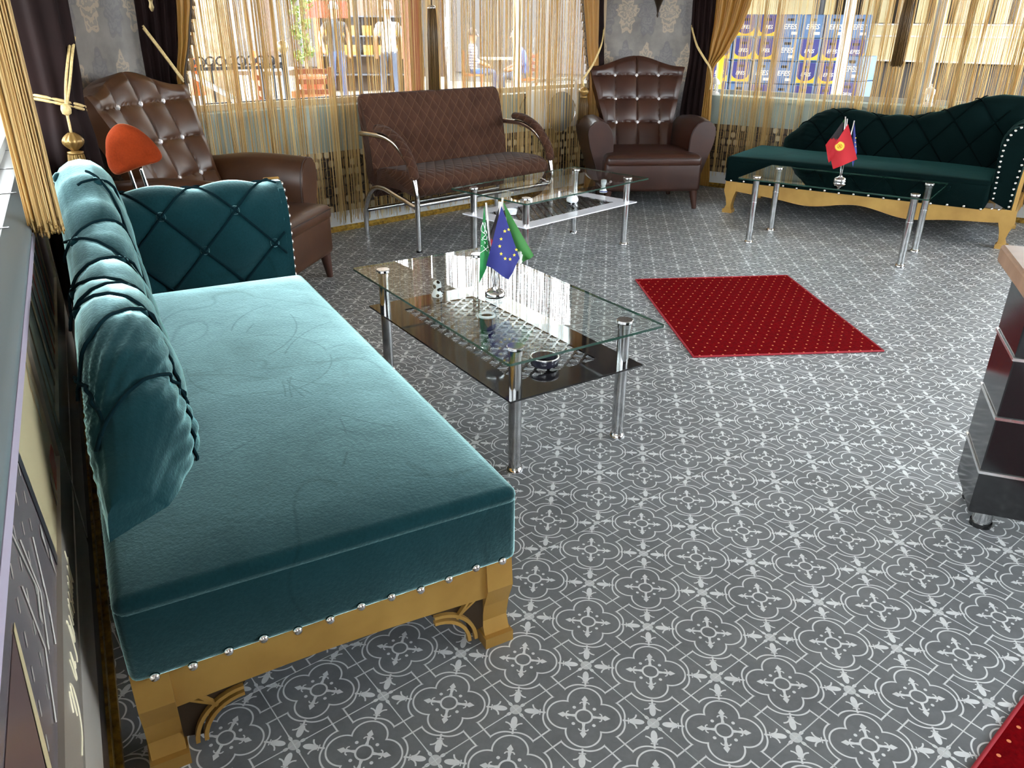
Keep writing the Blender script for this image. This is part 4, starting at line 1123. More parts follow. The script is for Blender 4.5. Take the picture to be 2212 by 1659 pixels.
M_y = mat('flag_yellow', srgb(232, 200, 70), .8); M_wh = mat('flag_white', srgb(228, 228, 224), .8)
F_blue = mat('flag_blue', srgb(40, 44, 112), .8); F_green = mat('flag_green', srgb(20, 112, 54), .7); F_green2 = mat('flag_leaf_green', srgb(48, 112, 46), .75)
F_red = mat('flag_red', srgb(178, 20, 32), .75); F_black = mat('flag_black', srgb(38, 30, 34), .8); F_pole = mat('flag_pole', srgb(206, 200, 196), .3, .3)
def stand(label, fs, poles):
    t = thing('flag_stand', label, 'flag stand', fs.p)
    MB().lathe([(.034, 0), (.036, .006), (.036, .013), (.030, .022), (.012, .030), (.010, .036)], 28).build('base', M_chrome, t, True, 40)
    return t
def flag(label, fs, base, top, corners, m, seed, back, prints=()):
    t = thing('table_flag', label, 'flag', fs.p+UP*.034)
    b = fs.loc(*base); p = fs.loc(*top)
    ey = V2((-fs.ex.y, fs.ex.x))
    z0 = Vector((0, 0, 0))
    tp = fs.ex*p[0]+UP*(p[1]-.034)+ey*back
    tp = tp+ey*.016
    MB().tube([z0+fs.ex*b[0]*.5+ey*back*.2, tp], .0022, 6).build('pole', M_chrome, t, True)
    mid = z0.lerp(tp, .5); MB().tube([mid, tp+UP*.004], .0034, 6).build('sleeve', F_pole, t, True)
    cr = [(lambda q: (q[0], q[1]-.034))(fs.loc(*c)) for c in corners]
    me, G = cloth('cloth', t, (Vector((0, 0, 0)), fs.ex), cr, m, seed=seed, back=back)
    return t, me, G, -ey
fs = FlagSet(1069, 640, .424)
stand('chrome flag stand on the table with the black-bordered shelf', fs, 4)
t, c, G, nd = flag('blue flag with a ring of yellow stars on the chrome stand by the green flags', fs, (1072, 610), (1083, 437), [(1083, 441), (1050, 571), (1098, 597), (1122, 553)], F_blue, .4, -.030)
st = []
LXY = [(1099, 491), (1090, 497), (1082, 512), (1080, 528), (1083, 543), (1091, 552), (1102, 553), (1111, 546), (1118, 534)]
def inv(G, fs, u, v):
    best = None; tgt = fs.loc(u, v)
    for i in range(41):
        for j in range(41):
            g = G(i/40, j/40); d_ = (g.dot(fs.ex)-tgt[0])**2+(g.z+.034-tgt[1])**2
            if best is None or d_ < best[0]: best = (d_, i/40, j/40)
    return best[1], best[2]
def decal(G, fs, u, v, pts2, nd, k=.0012):   # flat shapes in real size laid on the cloth
    a, b = inv(G, fs, u, v); c = G(a, b)
    du = (G(min(a+.02, 1), b)-G(max(a-.02, 0), b)); dv = (G(a, min(b+.02, 1))-G(a, max(b-.02, 0)))
    n_ = du.cross(dv).normalized(); n_ = n_ if n_.dot(nd) > 0 else -n_
    ex = fs.ex-n_*fs.ex.dot(n_); ex.normalize(); ez = n_.cross(ex); ez = ez if ez.z > 0 else -ez
    return [c+n_*k+ex*p+ez*q for p, q in pts2]
mb = MB()
for (u, v) in LXY:
    V = decal(G, fs, u, v, star_poly(.0065), nd, .002); cen = sum(V, Vector())/len(V)
    mb.add([cen]+V, [(0, i+1, (i+1) % 10+1) for i in range(10)])
mb.build('stars', M_y, c)
t, c, G, nd = flag('green flag with white lettering and a sword on the chrome stand', fs, (1062, 600), (1050, 441), [(1046, 444), (1038, 520), (1035, 612), (1058, 560)], F_green, 1.2, -.012)
mb = MB()
for pts in ([(1042, 478), (1040, 495), (1046, 500), (1049, 485), (1047, 480)], [(1041, 478), (1046, 492), (1052, 503), (1056, 498)], [(1043, 500), (1049, 506), (1044, 512), (1050, 516), (1055, 508)], [(1042, 516), (1047, 522), (1041, 530)], [(1039, 545), (1045, 537), (1054, 531)], [(1045, 529), (1052, 541)], [(1052, 528), (1056, 533)]):
    V = [decal(G, fs, u, v, [(0, 0)], nd, .0022)[0] for u, v in pts]; mb.tube(spline(V, 5), .0011, 4)
mb.build('script_and_sword', M_wh, c)
t, c, G, nd = flag('leaf green and white flag at the back of the chrome stand', fs, (1080, 600), (1086, 434), [(1087, 438), (1112, 570), (1132, 570), (1154, 556)], F_green2, 2.0, .014)
me = c.data; me.materials.append(M_wh)
for pl in me.polygons:
    cc = sum((me.vertices[i].co for i in pl.vertices), Vector())/len(pl.vertices)
    if cc.dot(fs.ex) < fs.loc(1128, 570)[0] and cc.z+.034 < fs.loc(1128, 545)[1]: pl.material_index = 1
t, c, G, nd = flag('black flag with a red band in the middle of the chrome stand', fs, (1066, 600), (1079, 440), [(1078, 448), (1058, 505), (1062, 535), (1076, 520)], F_black, .2, .0)
me = c.data; me.materials.append(F_red)
for pl in me.polygons:
    cc = sum((me.vertices[i].co for i in pl.vertices), Vector())/len(pl.vertices)
    if cc.z+.034 < fs.loc(1062, 518)[1]: pl.material_index = 1

fs = FlagSet(1814, 392, .424)
stand('chrome flag stand on the table before the darker chaise', fs, 3)
t, c, G, nd = flag('red flag with a yellow sun on the flag stand before the darker chaise', fs, (1818, 360), (1830, 258), [(1832, 267), (1791, 330), (1800, 364), (1852, 343)], F_red, .5, -.02)
sun = [(.030*(1 if i % 2 else .78)*math.cos(2*PI*i/64), .030*(1 if i % 2 else .78)*math.sin(2*PI*i/64)) for i in range(64)]
V = decal(G, fs, 1814, 315, sun, nd, .003); MB().add([sum(V, Vector())/64]+V, [(0, i+1, (i+1) % 64+1) for i in range(64)]).build('sun', M_y, c)
M_or = mat('flag_orange', srgb(206, 116, 30), .8); mb = MB()
ringp = decal(G, fs, 1814, 315, [(.014*math.cos(2*PI*i/24), .014*math.sin(2*PI*i/24)) for i in range(24)], nd, .0045); mb.tube(ringp, .0012, 4, closed=True)
for a in (35, 62, 118, 145): mb.tube(decal(G, fs, 1814, 315, [(-.013*math.cos(math.radians(a)), -.013*math.sin(math.radians(a))), (0, .002), (.013*math.cos(math.radians(a)), .013*math.sin(math.radians(a)))], nd, .0045), .001, 4)
mb.build('sun_ring', M_or, c)
t, c, G, nd = flag('green black and red flag behind the red sun flag', fs, (1816, 360), (1826, 254), [(1824, 258), (1783, 314), (1790, 352), (1812, 330)], F_black, 1.0, .0)
me = c.data; me.materials.append(F_red); me.materials.append(F_green2)
for pl in me.polygons:
    cc = sum((me.vertices[i].co for i in pl.vertices), Vector())/len(pl.vertices)
    if cc.z+.034 < fs.loc(1800, 300)[1]: pl.material_index = 1
    elif cc.z+.034 > fs.loc(1800, 264)[1]: pl.material_index = 2
t, c, G, nd = flag('blue starred flag behind the red sun flag', fs, (1822, 360), (1845, 263), [(1846, 266), (1838, 320), (1842, 362), (1851, 330)], F_blue, 1.7, .014)
mb = MB()
for (u, v) in ((1848, 299), (1847, 308), (1848, 317)):
    V = decal(G, fs, u, v, star_poly(.0055), nd, .002); mb.add([sum(V, Vector())/10]+V, [(0, i+1, (i+1) % 10+1) for i in range(10)])
mb.build('stars', M_y, c)

# ================================================================ framed glossy pictures on the left wall below the window
M_frame = vary(mat('bronze_frame', (.35, .32, .3), .32, .35), srgb(150, 141, 130), srgb(174, 165, 154), 3)
M_strip2 = vary(mat('pale_metal_strip', (.5, .5, .5), .3, .35), srgb(200, 192, 182), srgb(216, 210, 200), 3)
M_cream = mat('cream_print', srgb(206, 190, 150), .2); M_brick = mat('brick_print', srgb(92, 72, 70), .3); M_redp = mat('red_print', srgb(196, 84, 66), .25); M_line = mat('pale_line', srgb(176, 172, 164), .4)
M_pdark = vary(mat('dark_print', (.1, .1, .1), .25), srgb(84, 76, 82), srgb(116, 106, 106), 3); M_roofl = mat('roof_line', srgb(52, 50, 56), .3)
def picture(label, s0_, s1_, mats, print_fn):
    sc = (s0_+s1_)/2; t = thing('framed_picture', label, 'picture', L(sc, .03, 0), math.atan2(dL.y, dL.x)+PI)
    hw = (s1_-s0_)/2; x = lambda s_: -(s_-sc)             # local x runs towards the near end, y into the room
    obj('print_board', MB().box(-hw+.01, hw-.01, .0, .022, .44, .712).bm(), mats[2], t)
    fr = MB().box(-hw, hw, 0, .030, .322, .442).build('frame_rail', mats[0], t)
    MB().box(-hw, hw, 0, .027, .314, .322).build('frame_groove', M_black, fr)
    MB().box(-hw, hw, 0, .031, .158, .314).build('lower_strip', mats[1], t)
    MB().box(-hw, -hw+.075, 0, .030, .442, .712).build('frame_stile', mats[0], t); MB().box(hw-.05, hw, 0, .030, .442, .712).build('frame_stile', mats[0], t)
    MB().box(-hw, -hw+.008, .0, .0315, .16, .44).build('corner_joint', M_chrome, fr)
    def quad(nm, pts, m, d=0): obj(nm, MB().prism([(x(a), b) for a, b in pts], lambda a, c: Vector((a, .022+d, c)), lambda a, c: Vector((a, .0226+d, c))).bm(), m, t)
    print_fn(t, x, quad, fr); return t
def print_near(t, x, quad, fr):
    quad('cream_house', [(.455, .442), (.06, .442), (-.02, .708), (.455, .708)], M_cream)
    quad('red_awning', [(.40, .442), (.30, .442), (.34, .50), (.42, .49), (.43, .47)], M_redp, .001)
    quad('doorway', [(.29, .442), (.24, .442), (.25, .49), (.28, .495)], M_brick, .001)
    quad('doorway', [(.275, .442), (.255, .442), (.258, .48), (.272, .482)], M_cream, .002)
    quad('cream_drape', [(.40, .60), (.36, .56), (.34, .66), (.38, .70)], mat('tan_print', srgb(166, 146, 110), .2), .001)
    quad('dark_roof', [(.065, .442), (.035, .442), (-.05, .708), (-.02, .708)], M_roofl, .001)
    for r_ in range(4):
        for k in range(6): quad('brick_course', [(-.05-r_*.09-k*.022, .69-k*.036), (-.06-r_*.09-k*.022, .675-k*.036), (-.064-r_*.09-k*.022, .675-k*.036), (-.054-r_*.09-k*.022, .69-k*.036)], M_line, .001)
    for pts in ([(-.22, .66), (-.19, .55), (-.26, .50)], [(-.12, .60), (-.16, .50), (-.20, .46)], [(-.30, .64), (-.28, .52), (-.36, .46)]): MB().tube([(x(a), .0235, b) for a, b in pts], .0013, 4).build('drawn_line', M_line, t)
    quad('white_bracket', [(-.26, .70), (-.20, .56), (-.25, .54), (-.25, .55), (-.21, .57), (-.265, .70)], M_line, .0015)
    quad('lamp_glow', [(-.02, .56), (-.03, .50), (-.04, .55)], M_line, .0015); quad('lamp_glow', [(.0, .50), (-.01, .45), (-.02, .49)], M_line, .0015)
    quad('pale_path', [(-.50, .442), (-.47, .442), (-.40, .66), (-.415, .66)], M_cream, .001)
    quad('brown_ground', [(-.51, .442), (-.9, .442), (-.9, .66), (-.42, .66)], M_brick, .0005)
    S1 = [[(0, .02), (.02, .034), (.035, .02), (.025, .004), (.045, .03), (.065, .018), (.055, -.004), (.02, -.014), (-.04, -.010)],
          [(.115, .03), (.12, .004), (.135, .002), (.145, .026), (.15, .004), (.165, .006)],
          [(.20, .038), (.212, .034), (.205, .0), (.19, -.006)], [(.225, .026), (.228, .004), (.244, .006), (.25, .028), (.252, .004)],
          [(.275, .006), (.285, .028), (.292, .008), (.30, .03), (.308, .006)], [(.33, .028), (.322, .018), (.338, .012), (.33, .0)],
          [(.352, .004), (.362, .028), (.37, .006), (.38, .03), (.39, .004)], [(.405, .004), (.418, .03), (.425, .006)], [(.445, .04), (.44, .0)], [(.43, .022), (.462, .026)]]
    mw = mat('cream_paint', srgb(232, 222, 190), .5)
    for st_ in S1: MB().tube(spline([(x(-.27+p*.85), .0302, .352+q*1.7) for p, q in st_], 5), .0016, 4).build('handwritten_stroke', mw, fr)
picture('large glossy street picture with handwriting on its bronze frame under the near window', -1.6, .53, (M_frame, M_strip2, M_pdark), print_near)
def print_far(t, x, quad, fr):
    quad('olive_patch', [(.75, .442), (.64, .708), (.72, .708), (.82, .5)], mat('olive_print', srgb(140, 122, 76), .2))
    for k in range(7): quad('drawn_band', [(.86+k*.12, .442), (.90+k*.12, .442), (.83+k*.12, .708), (.80+k*.12, .708)], [M_cream, M_brick, M_redp][k % 3], .001)
picture('glossy worn picture in a bright frame behind the chaise backrest', .56, 2.0, (vary(mat('worn_silver_frame', (.35, .32, .3), .2, .5), srgb(140, 134, 120), srgb(190, 184, 160), 5), M_strip2, M_pdark), print_far)
# ================================================================ outside
M_pave = vary(mat('sunlit_paving', (.6, .55, .48), .8), srgb(104, 95, 82), srgb(126, 116, 102), 1.2)
S('ground', MB().box(-40, 40, -30, 60, -.16, -.115), M_pave)
M_bark = vary(mat('pale_bark', (.4, .33, .25), .9), srgb(104, 88, 68), srgb(150, 134, 108), 9, .8, 20)
M_iron = mat('wrought_iron', srgb(70, 70, 74), .5, .4); M_wood = vary(mat('chair_wood', (.4, .2, .1), .5), srgb(112, 58, 28), srgb(140, 78, 42), 6)
M_terra = mat('terracotta', srgb(140, 70, 40), .8); M_leaf = vary(mat('leaf_green', (.1, .2, .05), .6), srgb(60, 86, 28), srgb(112, 138, 52), 12)
M_skin = mat('skin', srgb(140, 96, 70), .6); M_hair = mat('dark_hair', srgb(52, 42, 36), .8); M_grey = mat('grey_hair', srgb(128, 120, 112), .8)
def g(u, v): p = fl(u, v); p.z = 0; return p
# tree
p = at(462, 150, 12.0)
t = thing('tree', 'pale plane tree trunk outside the bench window', 'tree', (p.x, p.y, -.115))
def TR(u, v): a = 2*PI*u; r = (.30-.05*v)*(1+.12*math.exp(-v*10))+.015*math.sin(5*a+v*9); return Vector((r*math.cos(a), r*math.sin(a), 5.2*v))
obj('trunk', MB().grid(TR, 32, 40, cu=True).bm(), M_bark, t, True)
for a in (20, 150, 260): MB().tube([(0, 0, 4.6), (.25*math.cos(a), .25*math.sin(a), 5.8), (.45*math.cos(a), .45*math.sin(a), 7.0)], [.2, .13, .06], 10).build('branch', M_bark, t, True)
# unseen awning, added to cut the daylight outside the bench window
t = thing('awning', 'added unseen canvas awning shading the terrace outside the bench window', 'awning', B(0, .32, 0), math.atan2(dB.y, dB.x))
obj('canvas', MB().hexa([Vector((-3.2, .0, 2.84)), Vector((3.4, .0, 2.84)), Vector((3.4, 4.6, 2.62)), Vector((-3.2, 4.6, 2.62)), Vector((-3.2, .0, 2.87)), Vector((3.4, .0, 2.87)), Vector((3.4, 4.6, 2.65)), Vector((-3.2, 4.6, 2.65))]).bm(), mat('added_awning_canvas', srgb(170, 150, 116), .9), t)
MB().box(-3.2, 3.4, 4.56, 4.62, 2.45, 2.65).build('valance', mat('added_awning_canvas', srgb(170, 150, 116), .9), t)
for x in (-3.1, 3.3): MB().tube([(x, 4.55, -.115), (x, 4.55, 2.62)], .03, 10).build('post', M_iron, t, True)
# iron fence
pa, pb_ = at(396, 136, 8.2), at(612, 118, 8.6); pa.z = pb_.z = 0
t = thing('iron_fence', 'wrought iron fence with scrolls outside the bench window', 'fence', pa, math.atan2((pb_-pa).y, (pb_-pa).x)); ln = (pb_-pa).length
for nm, z in (('top_rail', .92), ('bottom_rail', .12)): MB().box(0, ln, -.02, .02, z-.03, z).build(nm, M_iron, t)
for k in range(9): MB().box(k*ln/8-.008, k*ln/8+.008, -.008, .008, .10, .90).build('picket', M_iron, t)
for k in range(10):
    x = (k+.5)*ln/10; MB().tube([(x+.05*math.cos(math.radians(a))*(1-a/900)-.0, 0, .965+.045*math.sin(math.radians(a))*(1-a/900)) for a in range(-90, 400, 24)], .009, 5).build('scroll', M_iron, t, True)
MB().tube([(ln, 0, -.11), (ln, 0, 1.02)], .035, 10).build('post', M_iron, t, True); MB().lathe([(.01, 1.02), (.05, 1.05), (.06, 1.09), (.045, 1.13), (.005, 1.145)], 14, (ln, 0, 0)).build('ball', mat('brass_ball', srgb(170, 150, 110), .3, .7), t, True)
pa, pb_ = at(440, 217, 7.3), at(960, 191, 8.6); zr = .66
t = thing('handrail', 'low grey handrail running past the bench window', 'handrail', (pa.x, pa.y, 0), math.atan2((pb_-pa).y, (pb_-pa).x)); ln = Vector((pb_.x-pa.x, pb_.y-pa.y)).length
MB().box(0, ln, -.02, .02, zr-.025, zr+.025).build('rail', M_iron, t)
for k in range(6): MB().box(k*ln/5-.012, k*ln/5+.012, -.012, .012, -.115, zr).build('baluster', M_iron, t)
pa, pb_ = at(408, 158, 6.8), at(505, 213, 6.6)
t = thing('white_pole', 'slanting white pole outside behind the leather armchair', 'pole', pa); MB().tube([(0, 0, 0), pb_-pa], .022, 10).build('pipe', M_white, t, True); MB().tube([pb_-pa, Vector((pb_.x-pa.x, pb_.y-pa.y, -.115-pa.z))], .02, 8).build('prop', M_white, t, True)
# traffic cone, and a cone shape in place of a car lamp
for lb, u, v, d in (('orange and white traffic cone beside the tree trunk', 549, 128, 13.0), ('bright orange cone put in for a car lamp, half hidden by the tasselled curtain', 418, 128, 10.3)):
    p = at(u, v, d); z = max(p.z, .0); t = thing('traffic_cone', lb, 'traffic cone', (p.x, p.y, -.115))
    MB().box(-.19, .19, -.19, .19, 0, .04).build('base', mat('cone_orange', srgb(240, 84, 24), .5), t)
    pr_ = lambda h: .15-.12*h
    for k, (a, b) in enumerate(((.0, .33), (.33, .6), (.6, 1.0))): MB().lathe([(pr_(a), .04+1.0*a), (pr_(b), .04+1.0*b)], 18).build('band', [mat('cone_orange', srgb(240, 84, 24), .5), M_white, mat('cone_orange', srgb(240, 84, 24), .5)][k], t, True, 40)
# chairs and tables
def cafe_chair(label, p, rz, group=None):
    t = thing('cafe_chair', label, 'chair', (p.x, p.y, -.115), rz, group)
    for x in (-.2, .2):
        MB().box(x-.02, x+.02, -.2, -.16, 0, .46).build('leg', M_wood, t); MB().box(x-.02, x+.02, .17, .21, 0, .92).build('leg', M_wood, t)
    MB().box(-.22, .22, -.22, .2, .44, .48).build('seat', M_wood, t)
    for z in (.60, .72, .84): MB().box(-.19, .19, .18, .2, z, z+.06).build('back_slat', M_wood, t)
def cafe_table(label, p, rz=0, m=M_white):
    t = thing('cafe_table', label, 'table', (p.x, p.y, -.115), rz)
    MB().box(-.4, .4, -.4, .4, .72, .75).build('top', m, t); MB().tube([(0, 0, .03), (0, 0, .72)], .035, 12).build('column', M_iron, t, True)
    MB().box(-.25, .25, -.04, .04, 0, .03).build('foot', M_iron, t)
cafe_chair('wooden slatted chair in front of the potted plant outside', at(680, 200, 10.5), math.radians(20))
cafe_chair('wooden chair beside the tree outside', at(528, 190, 10.4), math.radians(-60))
cafe_table('white square table beside the tree outside', at(578, 200, 14.2))
cafe_chair('chair of the seated man in the striped shirt', at(1022, 195, 17.6), math.radians(100))
cafe_chair('chair of the seated man in the blue shirt', at(1132, 195, 16.2), math.radians(-70))
cafe_table('small table between the two seated men outside', at(1080, 195, 18.8), .3, M_beige)
# potted plant
p = at(672, 170, 13.5); t = thing('potted_plant', 'spiral shrub in a wide terracotta pot outside', 'plant', (p.x, p.y, -.115))
MB().box(-.25, .25, -.25, .25, 0, .45).build('plinth', M_wood, t)
MB().lathe([(.14, .45), (.20, .62), (.235, .63), (.235, .67), (.2, .67), (.18, .60)], 24).build('pot', M_terra, t, True, 40)
tr = spline([(0, 0, .6), (-.06, 0, .85), (.02, 0, 1.1), (-.07, 0, 1.4), (-.05, 0, 1.7)], 8); MB().tube(tr, .03, 8).build('stem', M_bark, t, True)
lf = MB()
for cx, cz, rr in ((-.12, .95, .12), (.02, 1.02, .1), (-.05, 1.18, .11), (-.16, 1.30, .12), (-.02, 1.42, .1), (-.10, 1.62, .16), (.02, 1.72, .12), (-.14, 1.78, .12)):
    for k in range(70):
        d_ = Vector((random.gauss(0, 1), random.gauss(0, 1), random.gauss(0, 1))).normalized()*rr*random.random()**.4; c_ = Vector((cx, 0, cz))+d_
        a_ = Vector((random.gauss(0, 1), random.gauss(0, 1), random.gauss(0, 1))).normalized()*.035; b_ = a_.orthogonal().normalized()*.018
        lf.add([c_-a_, c_+b_, c_+a_, c_-b_], [(0, 1, 2, 3)])
o = lf.build('foliage', M_leaf, t); o['kind'] = 'stuff'
# people ---------------------------------------------------------
def body(name, label, loc, rz, joints, edges, rad, zones, hair, group=None, extra=None):
    me = D.meshes.new('body'); names = list(joints); me.from_pydata([joints[k] for k in names], [(names.index(a), names.index(b)) for a, b in edges], [])
    o = D.objects.new('b', me); COL.objects.link(o); md = o.modifiers.new('s', 'SKIN'); md.use_smooth_shade = True; o.modifiers.new('ss', 'SUBSURF').levels = 2
    for k, nme in enumerate(names):
        sv = me.skin_vertices[0].data[k]; r = rad[nme]; sv.radius = r if isinstance(r, tuple) else (r, r); sv.use_root = nme == 'pelvis'
    m2 = D.meshes.new_from_object(o.evaluated_get(bpy.context.evaluated_depsgraph_get())); D.objects.remove(o)
    t = thing(name, label, 'person', loc, rz, group)
    bo = D.objects.new('body', m2); link(bo, t); m2.materials.clear(); mats = []
    for pl in m2.polygons:
        c = sum((m2.vertices[i].co for i in pl.vertices), Vector())/len(pl.vertices); m = zones(c)
        if m not in mats: mats.append(m); m2.materials.append(m)
        pl.material_index = mats.index(m); pl.use_smooth = True
    h = Vector(joints['head']); mb = MB()
    def HR(u, v): a = 2*PI*u; e = -.25+1.82*v; return h+Vector((.092*math.cos(e)*math.cos(a), .11*math.cos(e)*math.sin(a)+.012, .115*math.sin(e)+.03))
    obj('hair', MB().grid(HR, 20, 10, cu=True).bm(), hair, t, True)
    for s in (-1, 1): MB().lathe([(.001, -.004), (.008, -.002), (.008, .004), (.002, .008)], 8, h+Vector((s*.032, -.098, .012)), 'y').build('eye', M_white, t, True)
    MB().lathe([(.004, .03), (.012, 0), (.016, -.012), (.004, -.02)], 8, h+Vector((0, -.107, -.01))).build('nose', M_skin, t, True)
    return t
STJ = dict(pelvis=(0, 0, .96), waist=(0, .01, 1.10), chest=(0, 0, 1.30), neck=(0, .01, 1.49), jaw=(0, -.015, 1.57), head=(0, -.01, 1.66), crown=(0, 0, 1.73),
           lh=(-.10, 0, .92), lk=(-.11, -.02, .50), la=(-.12, .02, .09), lt=(-.13, -.15, .035), rh=(.10, 0, .92), rk=(.11, -.01, .50), ra=(.13, .04, .09), rt=(.14, -.13, .035),
           ls=(-.185, 0, 1.42), le=(-.25, .03, 1.15), lw=(-.24, -.06, .90), lf=(-.235, -.09, .80), rs=(.185, 0, 1.42), re=(.25, .03, 1.15), rw=(.24, -.06, .90), rf=(.235, -.09, .80))
STE = [('pelvis', 'waist'), ('waist', 'chest'), ('chest', 'neck'), ('neck', 'jaw'), ('jaw', 'head'), ('head', 'crown')]+[(a+x, b) if False else (c, d) for a, b, c, d in []]
for s in 'lr': STE += [('pelvis', s+'h'), (s+'h', s+'k'), (s+'k', s+'a'), (s+'a', s+'t'), ('chest', s+'s'), (s+'s', s+'e'), (s+'e', s+'w'), (s+'w', s+'f')]
RAD = dict(pelvis=(.15, .11), waist=(.14, .10), chest=(.17, .115), neck=.055, jaw=.068, head=(.082, .10), crown=.055)
for s in 'lr': RAD.update({s+'h': .088, s+'k': .06, s+'a': .042, s+'t': .035, s+'s': .062, s+'e': .045, s+'w': .034, s+'f': .036})
M_jeans = mat('blue_jeans', srgb(52, 68, 100), .8); M_jeans2 = mat('grey_jeans', srgb(54, 60, 74), .8); M_tee = mat('white_tee', srgb(160, 158, 152), .8)
M_jack = mat('charcoal_vest', srgb(34, 37, 42), .8); M_shoe = mat('pale_shoe', srgb(214, 206, 196), .6); M_blues = mat('blue_shirt', srgb(56, 76, 140), .8)
def striped():
    m = mat('striped_shirt', rough=.8); n = N(m); u, v, z_ = n.sep(n.coord('Object')); n.l.new(n.mix((z_*18.0).fract().lt(.35), (*srgb(160, 160, 168), 1), (*srgb(70, 70, 96), 1)), pb(m).inputs['Base Color']); return m
M_strip = striped()
def zone(pants, top, sleeve):
    def f(c):
        if c.z > 1.50 and abs(c.x) < .14: return M_skin
        if c.z < .10: return M_shoe
        if abs(c.x) > .205 and c.z < sleeve: return M_skin
        if c.z < .93: return pants
        return top
    return f
pz = lambda u, v, d: Vector((at(u, v, d).x, at(u, v, d).y, -.115))
body('person', 'person in a white T-shirt and grey jeans seen from behind outside', pz(845, 190, 16.2), math.radians(195), {**STJ, 'rk': (.13, -.10, .52), 'ra': (.16, .02, .09), 'rt': (.17, -.14, .035)}, STE, RAD, zone(M_jeans2, M_tee, 1.22), M_grey)
body('person', 'person in a charcoal vest and blue jeans standing outside', pz(733, 185, 16.6), math.radians(35), {**STJ, 'le': (-.29, .04, 1.16), 'lw': (-.27, -.08, .95), 'lf': (-.25, -.12, .88)}, STE, RAD, zone(M_jeans, M_jack, 1.36), M_grey)
SIT = dict(STJ)
def sit():
    J = {}
    for k, (x, y, z) in STJ.items(): J[k] = (x, y, z-.44)
    for s, q in (('l', -1), ('r', 1)):
        J[s+'h'] = (q*.10, -.04, .50); J[s+'k'] = (q*.14, -.46, .52); J[s+'a'] = (q*.15, -.44, .09); J[s+'t'] = (q*.16, -.58, .035)
        J[s+'e'] = (q*.27, -.06, .74); J[s+'w'] = (q*.17, -.30, .64); J[s+'f'] = (q*.12, -.37, .62)
    return J
def zone_s(pants, top):
    def f(c):
        if c.z > 1.06 and abs(c.x) < .14: return M_skin
        if c.z < .10: return M_shoe
        if c.y < -.13 and c.z > .595: return M_skin
        if c.z < .58: return pants
        return top
    return f
body('person', 'person in a striped shirt sitting outside at the small table', pz(1022, 195, 17.6), math.radians(100), sit(), STE, RAD, zone_s(M_jeans, M_strip), M_hair)
body('person', 'person in a blue shirt leaning forward on a chair outside', pz(1132, 195, 16.2), math.radians(-70), {**sit(), 'chest': (0, -.08, .86), 'neck': (0, -.13, 1.03), 'jaw': (0, -.17, 1.11), 'head': (0, -.18, 1.20), 'crown': (0, -.18, 1.27), 'ls': (-.185, -.10, .97), 'rs': (.185, -.10, .97)}, STE, RAD, zone_s(M_jeans2, M_blues), M_grey)
# stall with shelves, and the shop front beyond
p = pz(790, 150, 19.5); t = thing('market_stall', 'open stall with shelves of yellow boxes behind the standing men', 'stall', p, math.radians(14))
for x in (-1.0, 1.0): MB().box(x-.05, x+.05, -.3, .3, 0, 2.5).build('post', M_wood, t)
MB().box(-1, 1, .25, .3, 0, 2.5).build('back_panel', mat('stall_back', srgb(84, 66, 50), .8), t)
for z in (.35, .75, 1.15, 1.55): MB().box(-.95, .95, -.28, .25, z, z+.03).build('shelf', M_iron, t)
for k in range(14):
    x = -.85+(k % 7)*.28; z = (.78, 1.18)[k//7]; b = MB().box(x, x+.2, -.2, .0, z, z+.2).build('carton', mat('yellow_carton', srgb(160, 112, 30), .7), None); b.location = p; b.rotation_euler.z = math.radians(14); tag(b, 'yellow carton on the %s stall shelf, %s from the post by the potted plant' % (('middle', 'upper')[k//7], ['first', 'second', 'third', 'fourth', 'fifth', 'sixth', 'seventh'][k % 7]), 'carton', 'cartons on the stall')
p = pz(712, 100, 17.8); t = thing('sign_board', 'red sign board above the standing men outside', 'sign', p, math.radians(18))
MB().box(-.42, .42, -.02, .02, 1.52, 1.82).build('panel', mat('red_sign', srgb(150, 44, 26), .6), t); MB().box(-.03, .03, -.03, .03, 0, 1.52).build('post', M_iron, t)
M_fac = [mat('facade_brown', srgb(66, 48, 34), .8), mat('facade_dark', srgb(66, 60, 58), .8), mat('facade_cream', srgb(206, 190, 150), .8), mat('facade_grey', srgb(84, 80, 76), .8)]
def facade(label, u0, d0, u1, d1, h, m, bays):
    a, b = pz(u0, 100, d0), pz(u1, 100, d1); d = b-a; t = thing('building', label, 'building', a, math.atan2(d.y, d.x)); ln = d.length
    MB().box(0, ln, 0, .4, 0, h).build('wall', m, t)
    for k in range(bays):
        x = ln*(k+.12)/bays; w_ = ln*.76/bays
        f = MB().box(x, x+w_, -.06, .02, .25, 2.4).build('shop_window', M_fac[1], t); MB().box(x+.06, x+w_-.06, -.07, -.05, .5, 2.3).build('pane', M_pane, f)
        if h > 4: f = MB().box(x+w_*.2, x+w_*.8, -.05, .02, 3.2, 4.6).build('window', M_white, t); MB().box(x+w_*.25, x+w_*.75, -.06, -.03, 3.3, 4.5).build('pane', M_blackglass, f)
facade('brown shop building across the square behind the men', 330, 27, 960, 25, 6, M_fac[0], 5)
facade('grey shop building behind the seated men', 970, 23, 1300, 22, 6, M_fac[3], 3)
p = pz(1000, 100, 15.5); t = thing('wooden_post', 'light post between the seated men outside', 'post', pz(1117, 150, 15.5)); MB().box(-.07, .07, -.07, .07, 0, 3.4).build('shaft', M_beige, t); MB().box(-.1, .1, -.1, .1, 0, .06).build('base_plate', M_iron, t)

